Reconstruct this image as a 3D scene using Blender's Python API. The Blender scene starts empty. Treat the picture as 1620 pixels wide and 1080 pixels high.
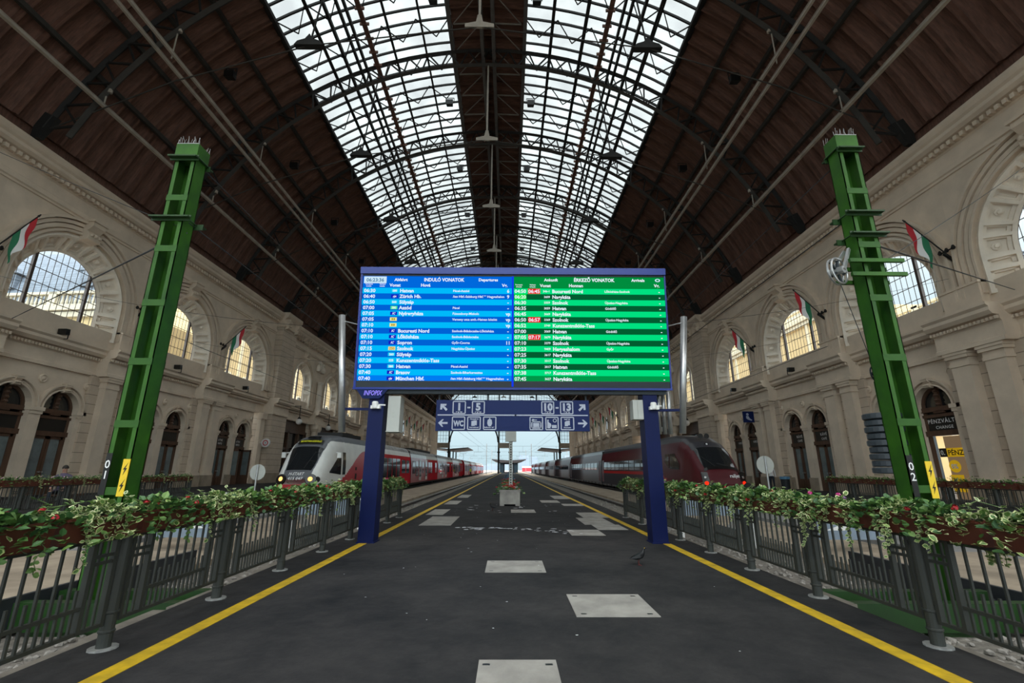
import bpy, math, random
from mathutils import Vector, Matrix
from math import sin, cos, pi, sqrt, radians, asin, atan2, ceil
random.seed(7)
SC = bpy.context.scene
COL = SC.collection

# ------------------------------------------------------------------ helpers
class MB:
    """collects polygons; build() links them as one mesh object"""
    def __init__(s, xf=None):
        s.v = []; s.f = []; s.m = []; s.xf = xf
    def add(s, pts, faces, mi=0):
        b = len(s.v)
        if s.xf: pts = [s.xf(*p) for p in pts]
        s.v.extend([tuple(p) for p in pts])
        for f in faces:
            s.f.append(tuple(b + i for i in f)); s.m.append(mi)
        return s
    def poly(s, pts, mi=0):
        return s.add(pts, [tuple(range(len(pts)))], mi)
    def box(s, x0, x1, y0, y1, z0, z1, mi=0):
        p = [(x0,y0,z0),(x1,y0,z0),(x1,y1,z0),(x0,y1,z0),(x0,y0,z1),(x1,y0,z1),(x1,y1,z1),(x0,y1,z1)]
        return s.add(p, [(0,3,2,1),(4,5,6,7),(0,1,5,4),(1,2,6,5),(2,3,7,6),(3,0,4,7)], mi)
    def hexa(s, p, mi=0):
        return s.add(p, [(0,3,2,1),(4,5,6,7),(0,1,5,4),(1,2,6,5),(2,3,7,6),(3,0,4,7)], mi)
    def frame(s, d):
        d = Vector(d).normalized()
        u = Vector((0,0,1)) if abs(d.z) < .95 else Vector((0,1,0))
        a = d.cross(u).normalized(); b = a.cross(d).normalized()
        return d, a, b
    def bar(s, p, q, w, h=None, mi=0):
        h = w if h is None else h
        p = Vector(p); q = Vector(q); d, a, b = s.frame(q - p)
        a = a*w/2; b = b*h/2
        return s.hexa([p-a-b, p+a-b, q+a-b, q-a-b, p-a+b, p+a+b, q+a+b, q-a+b], mi)
    def tube(s, pts, r, n=8, mi=0, caps=True, closed=False):
        P = [Vector(p) for p in pts]; k = len(P); R = r if isinstance(r, (list, tuple)) else [r]*k
        V = []; F = []
        a = None
        for i in range(k):
            if closed: d = P[(i+1) % k] - P[i-1]
            else: d = P[min(i+1, k-1)] - P[max(i-1, 0)]
            d.normalize()
            if a is None: _, a, _b = s.frame(d)
            else:
                a = (a - d*a.dot(d))
                a = a.normalized() if a.length > 1e-6 else s.frame(d)[1]
            b = a.cross(d)
            for j in range(n):
                t = 2*pi*j/n
                V.append(P[i] + a*(cos(t)*R[i]) + b*(sin(t)*R[i]))
        for i in range(k if closed else k-1):
            i2 = (i+1) % k
            for j in range(n):
                j2 = (j+1) % n
                F.append((i*n+j, i*n+j2, i2*n+j2, i2*n+j))
        if caps and not closed:
            F.append(tuple(range(n))[::-1]); F.append(tuple((k-1)*n + j for j in range(n)))
        return s.add(V, F, mi)
    def lathe(s, prof, c=(0,0,0), n=16, ax=(0,0,1), mi=0):
        c = Vector(c); d, a, b = s.frame(ax); V = []; F = []
        for r, z in prof:
            for j in range(n):
                t = 2*pi*j/n
                V.append(c + d*z + a*(cos(t)*r) + b*(sin(t)*r))
        for i in range(len(prof)-1):
            for j in range(n):
                j2 = (j+1) % n
                F.append((i*n+j, i*n+j2, (i+1)*n+j2, (i+1)*n+j))
        F.append(tuple(range(n))[::-1]); F.append(tuple((len(prof)-1)*n + j for j in range(n)))
        return s.add(V, F, mi)
    def prism(s, pts, ext, mi=0):
        n = len(pts); e = Vector(ext); P = [Vector(p) for p in pts]
        V = P + [p + e for p in P]
        F = [tuple(range(n))[::-1], tuple(n + i for i in range(n))]
        F += [(i, (i+1) % n, n + (i+1) % n, n + i) for i in range(n)]
        return s.add(V, F, mi)
    def grid(s, rows, mi=0, close=False):
        n = len(rows[0]); V = [p for r in rows for p in r]; F = []
        for i in range(len(rows)-1):
            for j in range(n if close else n-1):
                j2 = (j+1) % n
                F.append((i*n+j, i*n+j2, (i+1)*n+j2, (i+1)*n+j))
        return s.add(V, F, mi)
    def mol(s, prof, s0, s1, d0=0.0, mi=0):
        """profile [(d,z)] closed against the wall, run along the wall (wall coordinates s,d,z)"""
        p = [(s0, d + d0, z) for d, z in prof]
        n = len(p); q = [(s1, a[1], a[2]) for a in p]
        F = [tuple(range(n)), tuple(n+i for i in range(n))[::-1]] + [(i, n+i, n+(i+1) % n, (i+1) % n) for i in range(n)]
        return s.add(p + q, F, mi)
    def build(s, name, mats, parent=None, smooth=False, **k):
        if not s.v: return None
        if not isinstance(mats, (list, tuple)): mats = [mats]
        xs = [p[0] for p in s.v]; ys = [p[1] for p in s.v]; zs = [p[2] for p in s.v]
        o0 = Vector(((min(xs)+max(xs))/2, (min(ys)+max(ys))/2, min(zs)))
        me = bpy.data.meshes.new(name)
        me.from_pydata([(p[0]-o0.x, p[1]-o0.y, p[2]-o0.z) for p in s.v], [], s.f)
        for m in mats: me.materials.append(m)
        if len(mats) > 1: me.polygons.foreach_set('material_index', s.m)
        if smooth: me.polygons.foreach_set('use_smooth', [True]*len(me.polygons))
        me.update()
        o = bpy.data.objects.new(name, me); COL.objects.link(o)
        o.location = o0 - wloc(parent) if parent else o0
        if parent: o.parent = parent
        for a, b in k.items(): o[a] = b
        return o

def wloc(o):
    l = Vector((0,0,0))
    while o: l = l + o.location; o = o.parent
    return l
def thing(name, label, cat, loc=(0,0,0), group=None):
    o = bpy.data.objects.new(name, None); COL.objects.link(o); o.location = loc
    o.empty_display_size = .1
    o['label'] = label; o['category'] = cat
    if group: o['group'] = group
    return o
def tag(o, label, cat, group=None):
    o['label'] = label; o['category'] = cat
    if group: o['group'] = group
    return o
def dup(root, loc=None, label=None, rotz=None):
    r = root.copy(); COL.objects.link(r)
    if loc is not None: r.location = loc
    if rotz is not None: r.rotation_euler = (0,0,rotz)
    if label: r['label'] = label
    for ch in list(root.children):
        _dupc(ch, r)
    return r
KIDS = {}
def _dupc(ch, parent):
    c = ch.copy(); COL.objects.link(c); c.parent = parent
    for g in list(ch.children): _dupc(g, c)
STR = dict(kind='structure')

def text_into(mb, body, size, place, x=0, align='LEFT', bold=0.0, fit=None, mi=0, shear=0, spacing=1):
    """letters as flat polygons; place(u,v) -> 3D point"""
    cu = bpy.data.curves.new('t', 'FONT'); cu.body = body; cu.size = size; cu.align_x = align
    cu.offset = bold*size; cu.shear = shear; cu.resolution_u = 2; cu.fill_mode = 'FRONT'; cu.space_character = spacing
    ob = bpy.data.objects.new('t', cu)
    me = ob.to_mesh()
    vs = [v.co.copy() for v in me.vertices]
    if vs:
        k = 1.0
        if fit:
            w = max(v.x for v in vs) - min(v.x for v in vs)
            if w > 0: k = fit/w
        mb.add([place(x + v.x*k, v.y) for v in vs], [tuple(p.vertices) for p in me.polygons], mi)
    ob.to_mesh_clear(); bpy.data.objects.remove(ob); bpy.data.curves.remove(cu)

ORD = ['first','second','third','fourth','fifth','sixth','seventh','eighth','ninth','tenth','eleventh','twelfth',
       'thirteenth','fourteenth','fifteenth','sixteenth','seventeenth','eighteenth','nineteenth','twentieth']

# ------------------------------------------------------------------ materials
def lin(c):
    return tuple(((x/255)/12.92 if x/255 <= .04045 else ((x/255+.055)/1.055)**2.4) for x in c)
def mat(name, col, rough=.6, metal=0, var=0, scale=3.0, bump=0, dirt=None, stretch=None, spec=.5, detail=6):
    m = bpy.data.materials.new(name); m.use_nodes = True
    nt = m.node_tree; b = nt.nodes['Principled BSDF']
    b.inputs['Base Color'].default_value = (*col, 1); b.inputs['Roughness'].default_value = rough
    b.inputs['Metallic'].default_value = metal; b.inputs['Specular IOR Level'].default_value = spec
    if var or bump or dirt:
        tc = nt.nodes.new('ShaderNodeTexCoord'); src = tc.outputs['Object']
        if stretch:
            mp = nt.nodes.new('ShaderNodeMapping'); mp.inputs['Scale'].default_value = stretch
            nt.links.new(src, mp.inputs['Vector']); src = mp.outputs['Vector']
        n = nt.nodes.new('ShaderNodeTexNoise'); n.inputs['Scale'].default_value = scale; n.inputs['Detail'].default_value = detail
        n.inputs['Roughness'].default_value = .6 if detail < 9 else .8
        nt.links.new(src, n.inputs['Vector'])
        r = nt.nodes.new('ShaderNodeValToRGB'); d = dirt or tuple(c*(1-var) for c in col)
        h = tuple(min(1, c*(1+var)) for c in col)
        r.color_ramp.elements[0].position = .3; r.color_ramp.elements[1].position = .7
        r.color_ramp.elements[0].color = (*d, 1); r.color_ramp.elements[1].color = (*h, 1)
        nt.links.new(n.outputs['Fac'], r.inputs['Fac']); nt.links.new(r.outputs['Color'], b.inputs['Base Color'])
        if bump:
            bp = nt.nodes.new('ShaderNodeBump'); bp.inputs['Strength'].default_value = bump; bp.inputs['Distance'].default_value = .02
            n2 = nt.nodes.new('ShaderNodeTexNoise'); n2.inputs['Scale'].default_value = scale*8; n2.inputs['Detail'].default_value = 4
            nt.links.new(src, n2.inputs['Vector'])
            nt.links.new(n2.outputs['Fac'], bp.inputs['Height']); nt.links.new(bp.outputs['Normal'], b.inputs['Normal'])
    return m
def emis(name, col, s=1.0):
    m = bpy.data.materials.new(name); m.use_nodes = True; nt = m.node_tree; nt.nodes.clear()
    e = nt.nodes.new('ShaderNodeEmission'); o = nt.nodes.new('ShaderNodeOutputMaterial')
    e.inputs['Color'].default_value = (*col, 1); e.inputs['Strength'].default_value = s
    nt.links.new(e.outputs[0], o.inputs[0]); return m
def lines(m, axis, period, width, dark=.45):
    """joint lines cut into a material's base colour every `period` metres along an object axis"""
    nt = m.node_tree; b = nt.nodes['Principled BSDF']
    tc = nt.nodes.new('ShaderNodeTexCoord'); sp = nt.nodes.new('ShaderNodeSeparateXYZ'); nt.links.new(tc.outputs['Object'], sp.inputs[0])
    md = nt.nodes.new('ShaderNodeMath'); md.operation = 'FLOORED_MODULO'; md.inputs[1].default_value = period
    nt.links.new(sp.outputs[axis], md.inputs[0])
    lt = nt.nodes.new('ShaderNodeMath'); lt.operation = 'LESS_THAN'; lt.inputs[1].default_value = width
    nt.links.new(md.outputs[0], lt.inputs[0])
    mx = nt.nodes.new('ShaderNodeMix'); mx.data_type = 'RGBA'; mx.blend_type = 'MULTIPLY'
    nt.links.new(lt.outputs[0], mx.inputs[0])
    bc = b.inputs['Base Color']
    if bc.links: nt.links.new(bc.links[0].from_socket, mx.inputs[6])
    else: mx.inputs[6].default_value = bc.default_value
    mx.inputs[7].default_value = (dark, dark, dark, 1)
    nt.links.new(mx.outputs[2], bc); return m
def glass(name, tint, gl=.12, rough=.05):
    """window pane: mostly see-through with a weak reflection"""
    m = bpy.data.materials.new(name); m.use_nodes = True; nt = m.node_tree; nt.nodes.clear()
    t = nt.nodes.new('ShaderNodeBsdfTransparent'); t.inputs[0].default_value = (*tint, 1)
    g = nt.nodes.new('ShaderNodeBsdfGlossy'); g.inputs['Roughness'].default_value = rough; g.inputs[0].default_value = (.9,.95,1,1)
    mx = nt.nodes.new('ShaderNodeMixShader'); mx.inputs[0].default_value = gl
    o = nt.nodes.new('ShaderNodeOutputMaterial')
    nt.links.new(t.outputs[0], mx.inputs[1]); nt.links.new(g.outputs[0], mx.inputs[2]); nt.links.new(mx.outputs[0], o.inputs[0]); return m
def skyglass(name):
    """weathered roof glazing: see-through with a dusty diffuse film of uneven density"""
    m = bpy.data.materials.new(name); m.use_nodes = True; nt = m.node_tree; nt.nodes.clear()
    t = nt.nodes.new('ShaderNodeBsdfTransparent'); t.inputs[0].default_value = (.305,.32,.325,1)
    d = nt.nodes.new('ShaderNodeBsdfTranslucent'); d.inputs[0].default_value = (.55,.58,.56,1)
    mx = nt.nodes.new('ShaderNodeMixShader'); o = nt.nodes.new('ShaderNodeOutputMaterial')
    tc = nt.nodes.new('ShaderNodeTexCoord'); n = nt.nodes.new('ShaderNodeTexNoise'); n.inputs['Scale'].default_value = .35; n.inputs['Detail'].default_value = 5
    nt.links.new(tc.outputs['Object'], n.inputs['Vector'])
    r = nt.nodes.new('ShaderNodeMapRange'); r.inputs[1].default_value = .35; r.inputs[2].default_value = .75; r.inputs[3].default_value = .05; r.inputs[4].default_value = .4
    nt.links.new(n.outputs['Fac'], r.inputs[0]); nt.links.new(r.outputs[0], mx.inputs[0])
    nt.links.new(t.outputs[0], mx.inputs[1]); nt.links.new(d.outputs[0], mx.inputs[2]); nt.links.new(mx.outputs[0], o.inputs[0]); return m
def leafmat(name, c1, c2):
    m = bpy.data.materials.new(name); m.use_nodes = True; nt = m.node_tree; b = nt.nodes['Principled BSDF']
    g = nt.nodes.new('ShaderNodeNewGeometry'); r = nt.nodes.new('ShaderNodeValToRGB')
    r.color_ramp.elements[0].color = (*c1,1); r.color_ramp.elements[1].color = (*c2,1)
    nt.links.new(g.outputs['Random Per Island'], r.inputs[0]); nt.links.new(r.outputs[0], b.inputs['Base Color'])
    b.inputs['Roughness'].default_value = .5; return m

STONE = (.66,.54,.42)
M = {}
M['stone'] = mat('stone_plaster', STONE, .85, var=.12, scale=.8, bump=.15)
M['stone_light'] = mat('lightened_plaster', (.78,.69,.58), .85, var=.1, scale=1.2)
M['rustic'] = lines(mat('rusticated_stone', (.54,.435,.335), .85, var=.14, scale=.9, bump=.15), 2, .52, .035)
M['stone_base'] = mat('stained_stone', (.33,.26,.19), .9, var=.25, scale=1.5, bump=.2)
M['wood'] = mat('brown_door_wood', (.085,.042,.024), .5, var=.3, scale=4, stretch=(1,1,.2))
M['doorglass'] = mat('curtained_door_glass', (.16,.19,.19), .15, var=.25, scale=1.5)
M['darkglass'] = mat('dark_glass', (.012,.013,.014), .08)
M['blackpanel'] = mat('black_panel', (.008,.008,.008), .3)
M['iron'] = mat('dark_iron', (.022,.021,.020), .7, var=.2, scale=2, spec=.2)
M['iron_grey'] = mat('grey_painted_iron', (.040,.036,.031), .7, var=.25, scale=2, spec=.2)
M['ridge'] = mat('mid_grey_girder_paint', (.10,.095,.09), .6, var=.25, scale=2)
M['ridge_pale'] = mat('pale_grey_brace_paint', (.24,.225,.20), .6, var=.2, scale=2)
M['iron_pale'] = mat('pale_painted_steel', (.33,.29,.24), .5, var=.2, scale=2)
M['planks'] = mat('brown_roof_planks', (.125,.060,.041), .8, var=.4, scale=1.2, stretch=(1.2,9,1.2), bump=.1)
M['skyglass'] = skyglass('weathered_roof_glass')
M['winglass'] = glass('window_glass', (.84,.87,.88), .06)
M['clearglass'] = glass('clear_glass', (.96,.97,.97), .05)
M['winbar'] = mat('window_bar_paint', (.075,.05,.04), .5)
M['asphalt'] = mat('asphalt', (.040,.0375,.037), .8, var=.45, dirt=(.017,.018,.020), scale=.9, bump=.4, detail=9, spec=.12)
M['slab'] = mat('worn_concrete_slab', (.34,.32,.29), .8, var=.3, scale=2.5, bump=.2, detail=8)
M['yellow'] = mat('yellow_road_paint', (.72,.46,.012), .6, var=.15, scale=6, dirt=(.45,.29,.02))
M['ballast'] = mat('ballast_stone', (.20,.18,.155), .9, var=.45, scale=9, bump=.9)
M['stonebit'] = mat('ballast_pebble', (.28,.26,.235), .9, var=.3, scale=14)
M['sand'] = mat('sandy_concrete', (.36,.29,.215), .9, var=.3, scale=1.3, bump=.3)
M['concrete'] = mat('grey_concrete', (.26,.255,.25), .8, var=.2, scale=1.2, bump=.2)
M['rail'] = mat('rail_steel', (.05,.042,.038), .45, .5, var=.3, scale=4)
M['railtop'] = mat('polished_rail', (.35,.34,.33), .25, .9)
M['steel_dark'] = mat('blue_black_steel', (.022,.025,.030), .5, var=.3, scale=3)
M['fence'] = mat('grey_green_fence_paint', (.036,.039,.034), .5, var=.12, scale=3)
M['flange'] = mat('galvanised_flange', (.30,.30,.29), .5, var=.3, scale=20)
M['terracotta'] = mat('terracotta_plastic', (.095,.023,.012), .5, var=.15, scale=4)
M['soil'] = mat('potting_soil', (.02,.013,.009), .95, var=.4, scale=30)
M['leaf'] = leafmat('green_leaf', (.05,.13,.025), (.17,.29,.07))
M['leafdark'] = leafmat('dark_green_leaf', (.018,.07,.018), (.06,.15,.04))
M['leafcream'] = leafmat('cream_leaf_margin', (.42,.48,.18), (.70,.70,.42))
M['stem'] = mat('stem', (.10,.16,.05), .6)
M['red'] = leafmat('red_petal', (.32,.006,.012), (.55,.02,.03))
M['pink'] = leafmat('magenta_petal', (.55,.02,.20), (.75,.10,.35))
M['mauve'] = leafmat('mauve_petal', (.45,.12,.55), (.65,.35,.70))
M['rose'] = leafmat('pale_pink_petal', (.70,.32,.50), (.85,.55,.70))
M['green'] = mat('green_mast_paint', (.032,.112,.008), .45, var=.3, scale=1.5, dirt=(.016,.062,.010), bump=.06, spec=.3)
M['green_dark'] = mat('dark_green_paint', (.010,.042,.006), .45, var=.3, scale=2)
M['navy'] = mat('navy_blue_paint', (.003,.008,.058), .45, var=.1, scale=2, spec=.18)
M['navy2'] = mat('navy_sign_panel', (.004,.013,.08), .4, spec=.2)
M['bezel'] = mat('dark_bezel', (.030,.037,.043), .5, spec=.2)
M['framegloss'] = mat('blue_gloss_frame', (.02,.04,.24), .3, spec=.4)
M['signtext'] = mat('silver_grey_lettering', (.36,.39,.48), .5)
M['alu'] = mat('brushed_aluminium', (.50,.50,.50), .35, .8, var=.1, scale=6)
M['greybox'] = mat('grey_cabinet', (.42,.43,.40), .45, var=.06, scale=2)
M['white'] = mat('white_paint', (.75,.75,.73), .5, var=.06, scale=2)
M['black'] = mat('black_rubber', (.012,.012,.013), .6)
M['weight'] = mat('grey_iron_weight', (.045,.054,.065), .4, var=.3, scale=6)
M['plate_yellow'] = mat('yellow_plate', (.80,.55,.02), .4)
M['tred'] = mat('train_red', (.50,.022,.035), .28, var=.06, scale=.8)
M['twhite'] = mat('train_white', (.78,.78,.75), .3, var=.08, scale=1.2)
M['tgrey'] = mat('train_grey', (.13,.135,.15), .4, var=.1, scale=1.5)
M['troof'] = mat('dusty_roof', (.34,.33,.32), .6, var=.3, scale=1.2)
M['tglass'] = mat('train_window_glass', (.014,.016,.018), .06)
M['skirt'] = mat('underframe_black', (.016,.015,.015), .7)
M['maroon'] = mat('train_maroon', (.085,.013,.018), .38, var=.1, scale=.8, spec=.35)
M['mstripe'] = mat('train_stripe_red', (.42,.02,.02), .3)
M['charcoal'] = mat('train_charcoal', (.05,.048,.055), .3)
M['bellows'] = mat('bellows', (.012,.012,.012), .8)
M['headlamp'] = emis('warm_headlamp', (1,.55,.15), 2.2)
M['taillamp'] = emis('red_tail_lamp', (1,.02,.005), 2.0)
M['destled'] = emis('led_text', (.75,.80,.05), .8)
M['amber'] = emis('amber_led', (1,.42,.02), 1.2)
M['mattext'] = mat('white_lettering', (.8,.8,.8), .5)
M['scr'] = {}
def S(r, g, b):
    k = (r, g, b)
    if k not in M['scr']: M['scr'][k] = emis('display_%d_%d_%d' % k, lin(k))
    return M['scr'][k]
M['skin'] = mat('skin', (.42,.24,.17), .6)
M['hair'] = mat('dark_hair', (.02,.014,.01), .7)
M['cloth_navy'] = mat('navy_cloth', (.015,.02,.032), .85)
M['cloth_grey'] = mat('grey_cloth', (.14,.14,.15), .85)
M['cloth_white'] = mat('white_cloth', (.72,.70,.70), .85)
M['cloth_purple'] = mat('purple_grey_cloth', (.09,.07,.12), .85)
M['hivis'] = mat('hi_vis_cloth', (.65,.75,.05), .7)
M['bag'] = mat('yellow_plastic', (.80,.60,.03), .5)
M['fl_red'] = mat('flag_red', (.45,.02,.03), .8)
M['fl_white'] = mat('flag_white', (.75,.73,.72), .8)
M['fl_green'] = mat('flag_green', (.02,.17,.08), .8)
M['ochre'] = mat('yellow_ochre_render', (.78,.60,.32), .85, var=.1, scale=.5)
M['ochre_pale'] = mat('cream_render', (.86,.78,.58), .85, var=.08, scale=.5)
M['wing_ochre'] = mat('toned_down_ochre_render', (.50,.38,.19), .85, var=.1, scale=.5)  # ochre and cream copied darker to offset the strong light on the wing
M['wing_cream'] = mat('toned_down_cream_render', (.50,.45,.34), .85, var=.1, scale=.5)
M['slate'] = lines(mat('slate_roof', (.17,.20,.24), .6, var=.2, scale=2), 2, .3, .04, .6)
M['kerb'] = mat('weathered_kerb_stone', (.20,.175,.145), .9, var=.35, scale=3, bump=.3)
M['bluewall'] = mat('blue_cladding', (.03,.16,.30), .5)
M['bluepole'] = mat('dark_teal_steel', (.03,.06,.085), .5)
M['canopy'] = mat('canopy_underside', (.09,.08,.085), .7)
M['haze'] = mat('haze_tinted_wall', (.22,.27,.33), .9)  # bluish air haze put into the colour of the far blocks
M['ground'] = mat('yard_ground', (.42,.38,.34), .9, var=.2, scale=.2)
M['bin'] = mat('dark_bin', (.02,.022,.026), .6)
M['bluebag'] = mat('blue_bin_bag', (.10,.26,.42), .5)
M['globe'] = mat('white_lamp_globe', (.72,.70,.68), .3)
M['pigeon'] = mat('pigeon_plumage', (.005,.0055,.007), .55, var=.35, scale=30)
M['pigeon_neck'] = mat('pigeon_neck', (.012,.03,.03), .35)
M['pink_leg'] = mat('pigeon_leg', (.10,.02,.018), .7)
M['dropping'] = mat('white_dropping', (.78,.80,.82), .8)
M['shop'] = emis('shop_wall_glow', (1,.66,.36), .16)  # the back wall itself glows, in place of the shop's lamps
M['shopsign'] = emis('lit_yellow_sign', (.90,.55,.02), .42)
SKY = 2.4; REAR_GAIN = 4.0
# ------------------------------------------------------------------ ground, platforms, tracks
HX, LX, RX = -1.6, -22.7, 19.5
YEND = 150.0
b = MB(); b.box(-3.25, 3.42, -6, 230, -.72, 0)
b.build('platform_floor', M['asphalt'], **STR)
for sx, nm in ((-1,'left'),(1,'right')):
    x = -2.62 if sx < 0 else 2.88
    b = MB()
    segs = ((-6, 9.02), (9.36, 230))
    for a, c in segs: b.box(x-.07, x+.07, a, c, -.01, .004)
    b.build('trim_%d' % (1 if sx < 0 else 2), M['yellow'], **STR)
    # stone kerb beyond the fence
    e = -3.25 if sx < 0 else 3.42
    rng = random.Random(3+sx)
    b = MB(); y = -3
    while y < 60:
        L = rng.uniform(.7, 1.1); w = rng.uniform(.10, .26)
        b.box(min(e, e+sx*w), max(e, e+sx*w), y, y+L-.03, -.30, -.03-rng.uniform(0,.03)); y += L
    b.build('kerb', M['kerb'], **STR)
b = MB(); b.box(-400, 400, -60, 900, -1.6, -.72); b.build('ground', M['ground'], **STR)
b = MB(); b.box(-13.2, -3.25, -6, 400, -.78, -.68); b.box(3.42, 13.3, -6, 400, -.78, -.68)
b.build('track_bed', M['ballast'], **STR)
b = MB(); b.box(-24, -13.2, -6, 170, -.72, 0); b.box(13.3, 21, -6, 170, -.72, 0)
b.build('side_platform_floor', M['asphalt'], **STR)
b = MB(); b.box(-9.3, -6.12, -4, 9.8, -.72, -.25); b.box(6.75, 9.35, -4, 9.8, -.72, -.25); b.box(-9.5, -6.3, 9.8, 300, -.72, -.56); b.box(6.95, 9.55, 9.8, 300, -.72, -.56)
b.build('walkway', M['sand'], **STR)
b = MB(); b.box(-6.12, -6.06, -4, 9.8, -.66, -.235); b.box(6.69, 6.75, -4, 9.8, -.66, -.235)
for y in [i*.6-3.8 for i in range(23)]:
    for x in (-6.06, 6.68): b.lathe([(.02,-.01),(.02,.02)], (x, y, -.42), 6, (1 if x < 0 else -1,0,0))
b.build('walkway_edge_plate', M['steel_dark'], **STR)
b = MB(); b.box(-12.9, -9.75, -4, 24.0, -.72, -.50); b.box(9.85, 13.0, -4, 24.0, -.72, -.50)
b.build('paved_track_end', M['concrete'], **STR)
def rail(b, x, y0, y1, z):
    pr = [(-.07,0),(.07,0),(.06,.03),(.012,.045),(.012,.11),(.036,.12),(.036,.16),(-.036,.16),(-.036,.12),(-.012,.11),(-.012,.045),(-.06,.03)]
    b.prism([(x+u, y0, z-.16+w) for u, w in pr], (0, y1-y0, 0), 0)
    b.box(x-.03, x+.03, y0, y1, z, z+.002, 1)
def track(x, y0, y1, lab):
    t = thing('railway_track', lab, 'track', (x, y0, -.72))
    b = MB(); rail(b, x-.75, y0, y1, -.55); b.build('rail', [M['rail'], M['railtop']], t)
    b = MB(); rail(b, x+.75, y0, y1, -.55); b.build('rail', [M['rail'], M['railtop']], t)
    b = MB(); y = y0+.3
    while y < y1:
        b.box(x-1.25, x+1.25, y, y+.22, -.76, -.705); y += .65 if y < 90 else 2.6
    b.build('sleepers', M['concrete'], t, kind='stuff')
track(-4.78, 13.4, 300, 'railway track along the left edge of the centre platform')
track(5.46, 13.4, 300, 'railway track along the right edge of the centre platform')
track(-11.45, 2.0, 400, 'railway track the red and white train stands on')
track(11.5, 2.0, 400, 'railway track the maroon train stands on')
# loose ballast beside the platform edge: nobody could count it
rng = random.Random(11); b = MB()
ico = [(0,0,1),(.89,0,.45),(.28,.85,.45),(-.72,.53,.45),(-.72,-.53,.45),(.28,-.85,.45),(.72,.53,-.45),(-.28,.85,-.45),(-.89,0,-.45),(-.28,-.85,-.45),(.72,-.53,-.45),(0,0,-1)]
icf = [(0,1,2),(0,2,3),(0,3,4),(0,4,5),(0,5,1),(1,6,2),(2,7,3),(3,8,4),(4,9,5),(5,10,1),(6,7,2),(7,8,3),(8,9,4),(9,10,5),(10,6,1),(6,11,7),(7,11,8),(8,11,9),(9,11,10),(10,11,6)]
for i in range(5200):
    y = 2.0 + 30*rng.random()**1.8; sx = rng.choice((-1,1))
    x = (-3.4 - 2.6*rng.random()) if sx < 0 else (3.57 + 3.0*rng.random())
    s = rng.uniform(.022, .05); q = rng.random()*6
    near = abs(x) < 3.9
    z = -.72 + s*.5 + (rng.random()*.42 if near and rng.random() < .75 else rng.random()*.05)
    j = [rng.uniform(.7,1.25) for _ in range(12)]
    b.add([(x+s*k*(p[0]*cos(q)-p[1]*sin(q)), y+s*k*(p[0]*sin(q)+p[1]*cos(q))*1.2, z+s*k*p[2]*.75) for p, k in zip(ico, j)], icf)
# a bank of ballast filling up to the platform edge
b.build('ballast_stones', M['stonebit'], kind='stuff', label='loose grey ballast stones along the platform edges', category='ballast')
for sx in (-1, 1):
    e = -3.25 if sx < 0 else 3.42
    b = MB()
    rows = []
    rng = random.Random(5+sx)
    for i in range(60):
        y = 1.5 + i*.5
        rows.append([(e + sx*u, y, z + rng.uniform(-.03,.03)) for u, z in ((0,-.12),(.25,-.16),(.5,-.34),(.8,-.55),(1.1,-.69),(1.3,-.72))])
    b.grid(rows); b.build('ballast_bank', M['ballast'], **STR)

# ------------------------------------------------------------------ side walls
nwin = [0]; ndoor = [0]
ST, RU, PL, BS = 0, 1, 2, 3
WM = [M['stone'], M['rustic'], M['stone_light'], M['stone_base']]
def arch_pts(c, R, zs, zb, n=24):
    """points of a stilted arch, from the left foot over the crown to the right foot"""
    p = [(c-R, zb)]
    p += [(c - R*cos(pi*i/n), zs + R*sin(pi*i/n)) for i in range(n+1)]
    return p + [(c+R, zb)]
def face_with_arch(b, s0, s1, z0, z1, d, c, R, zs, zb, mi=0, n=24):
    """wall face at depth d from s0..s1 with one arched opening"""
    A = arch_pts(c, R, zs, zb, n)
    b.poly([(s0,d,z0),(c-R,d,z0),(c-R,d,z1),(s0,d,z1)], mi); b.poly([(c+R,d,z0),(s1,d,z0),(s1,d,z1),(c+R,d,z1)], mi)
    for (a, za), (e, ze) in zip(A[1:-1], A[2:-1]):
        b.poly([(a,d,za),(e,d,ze),(e,d,z1),(a,d,z1)], mi)
    if zb > z0: b.poly([(c-R,d,z0),(c+R,d,z0),(c+R,d,zb),(c-R,d,zb)], mi)
def ring(b, c, R0, d0, R1, d1, zs, zb, mi=0, n=24):
    A = arch_pts(c, R0, zs, zb, n); B = arch_pts(c, R1, zs, zb, n)
    for i in range(len(A)-1):
        b.poly([(A[i][0],d0,A[i][1]),(A[i+1][0],d0,A[i+1][1]),(B[i+1][0],d1,B[i+1][1]),(B[i][0],d1,B[i][1])], mi)
def corbel(b, s, d, z, w, h, p, mi=0):
    """scroll bracket / keystone carving"""
    b.prism([(s-w/2,d,z),(s-w/2,d+p,z+h*.1),(s-w/2,d+p*1.15,z+h*.35),(s-w/2,d+p*.75,z+h*.55),(s-w/2,d+p*1.3,z+h*.8),(s-w/2,d+p*1.3,z+h),(s-w/2,d,z+h)], (w,0,0), mi)
    for k in (-.32, 0, .32):
        b.lathe([(w*.17,-.02),(w*.13,.05),(w*.04,.09)], (s+k*w, d+p*1.15, z+h*.35), 6, (0,1,0), mi)
    b.box(s-w*.62, s+w*.62, d, d+p*1.5, z+h, z+h*1.12, mi)
def rosette(b, s, d, z, r, mi=0):
    b.lathe([(r,0),(r,.07),(r*.82,.10),(r*.72,.05),(r*.5,.05),(r*.35,.10),(r*.12,.12)], (s,d,z), 14, (0,1,0), mi)
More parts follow.
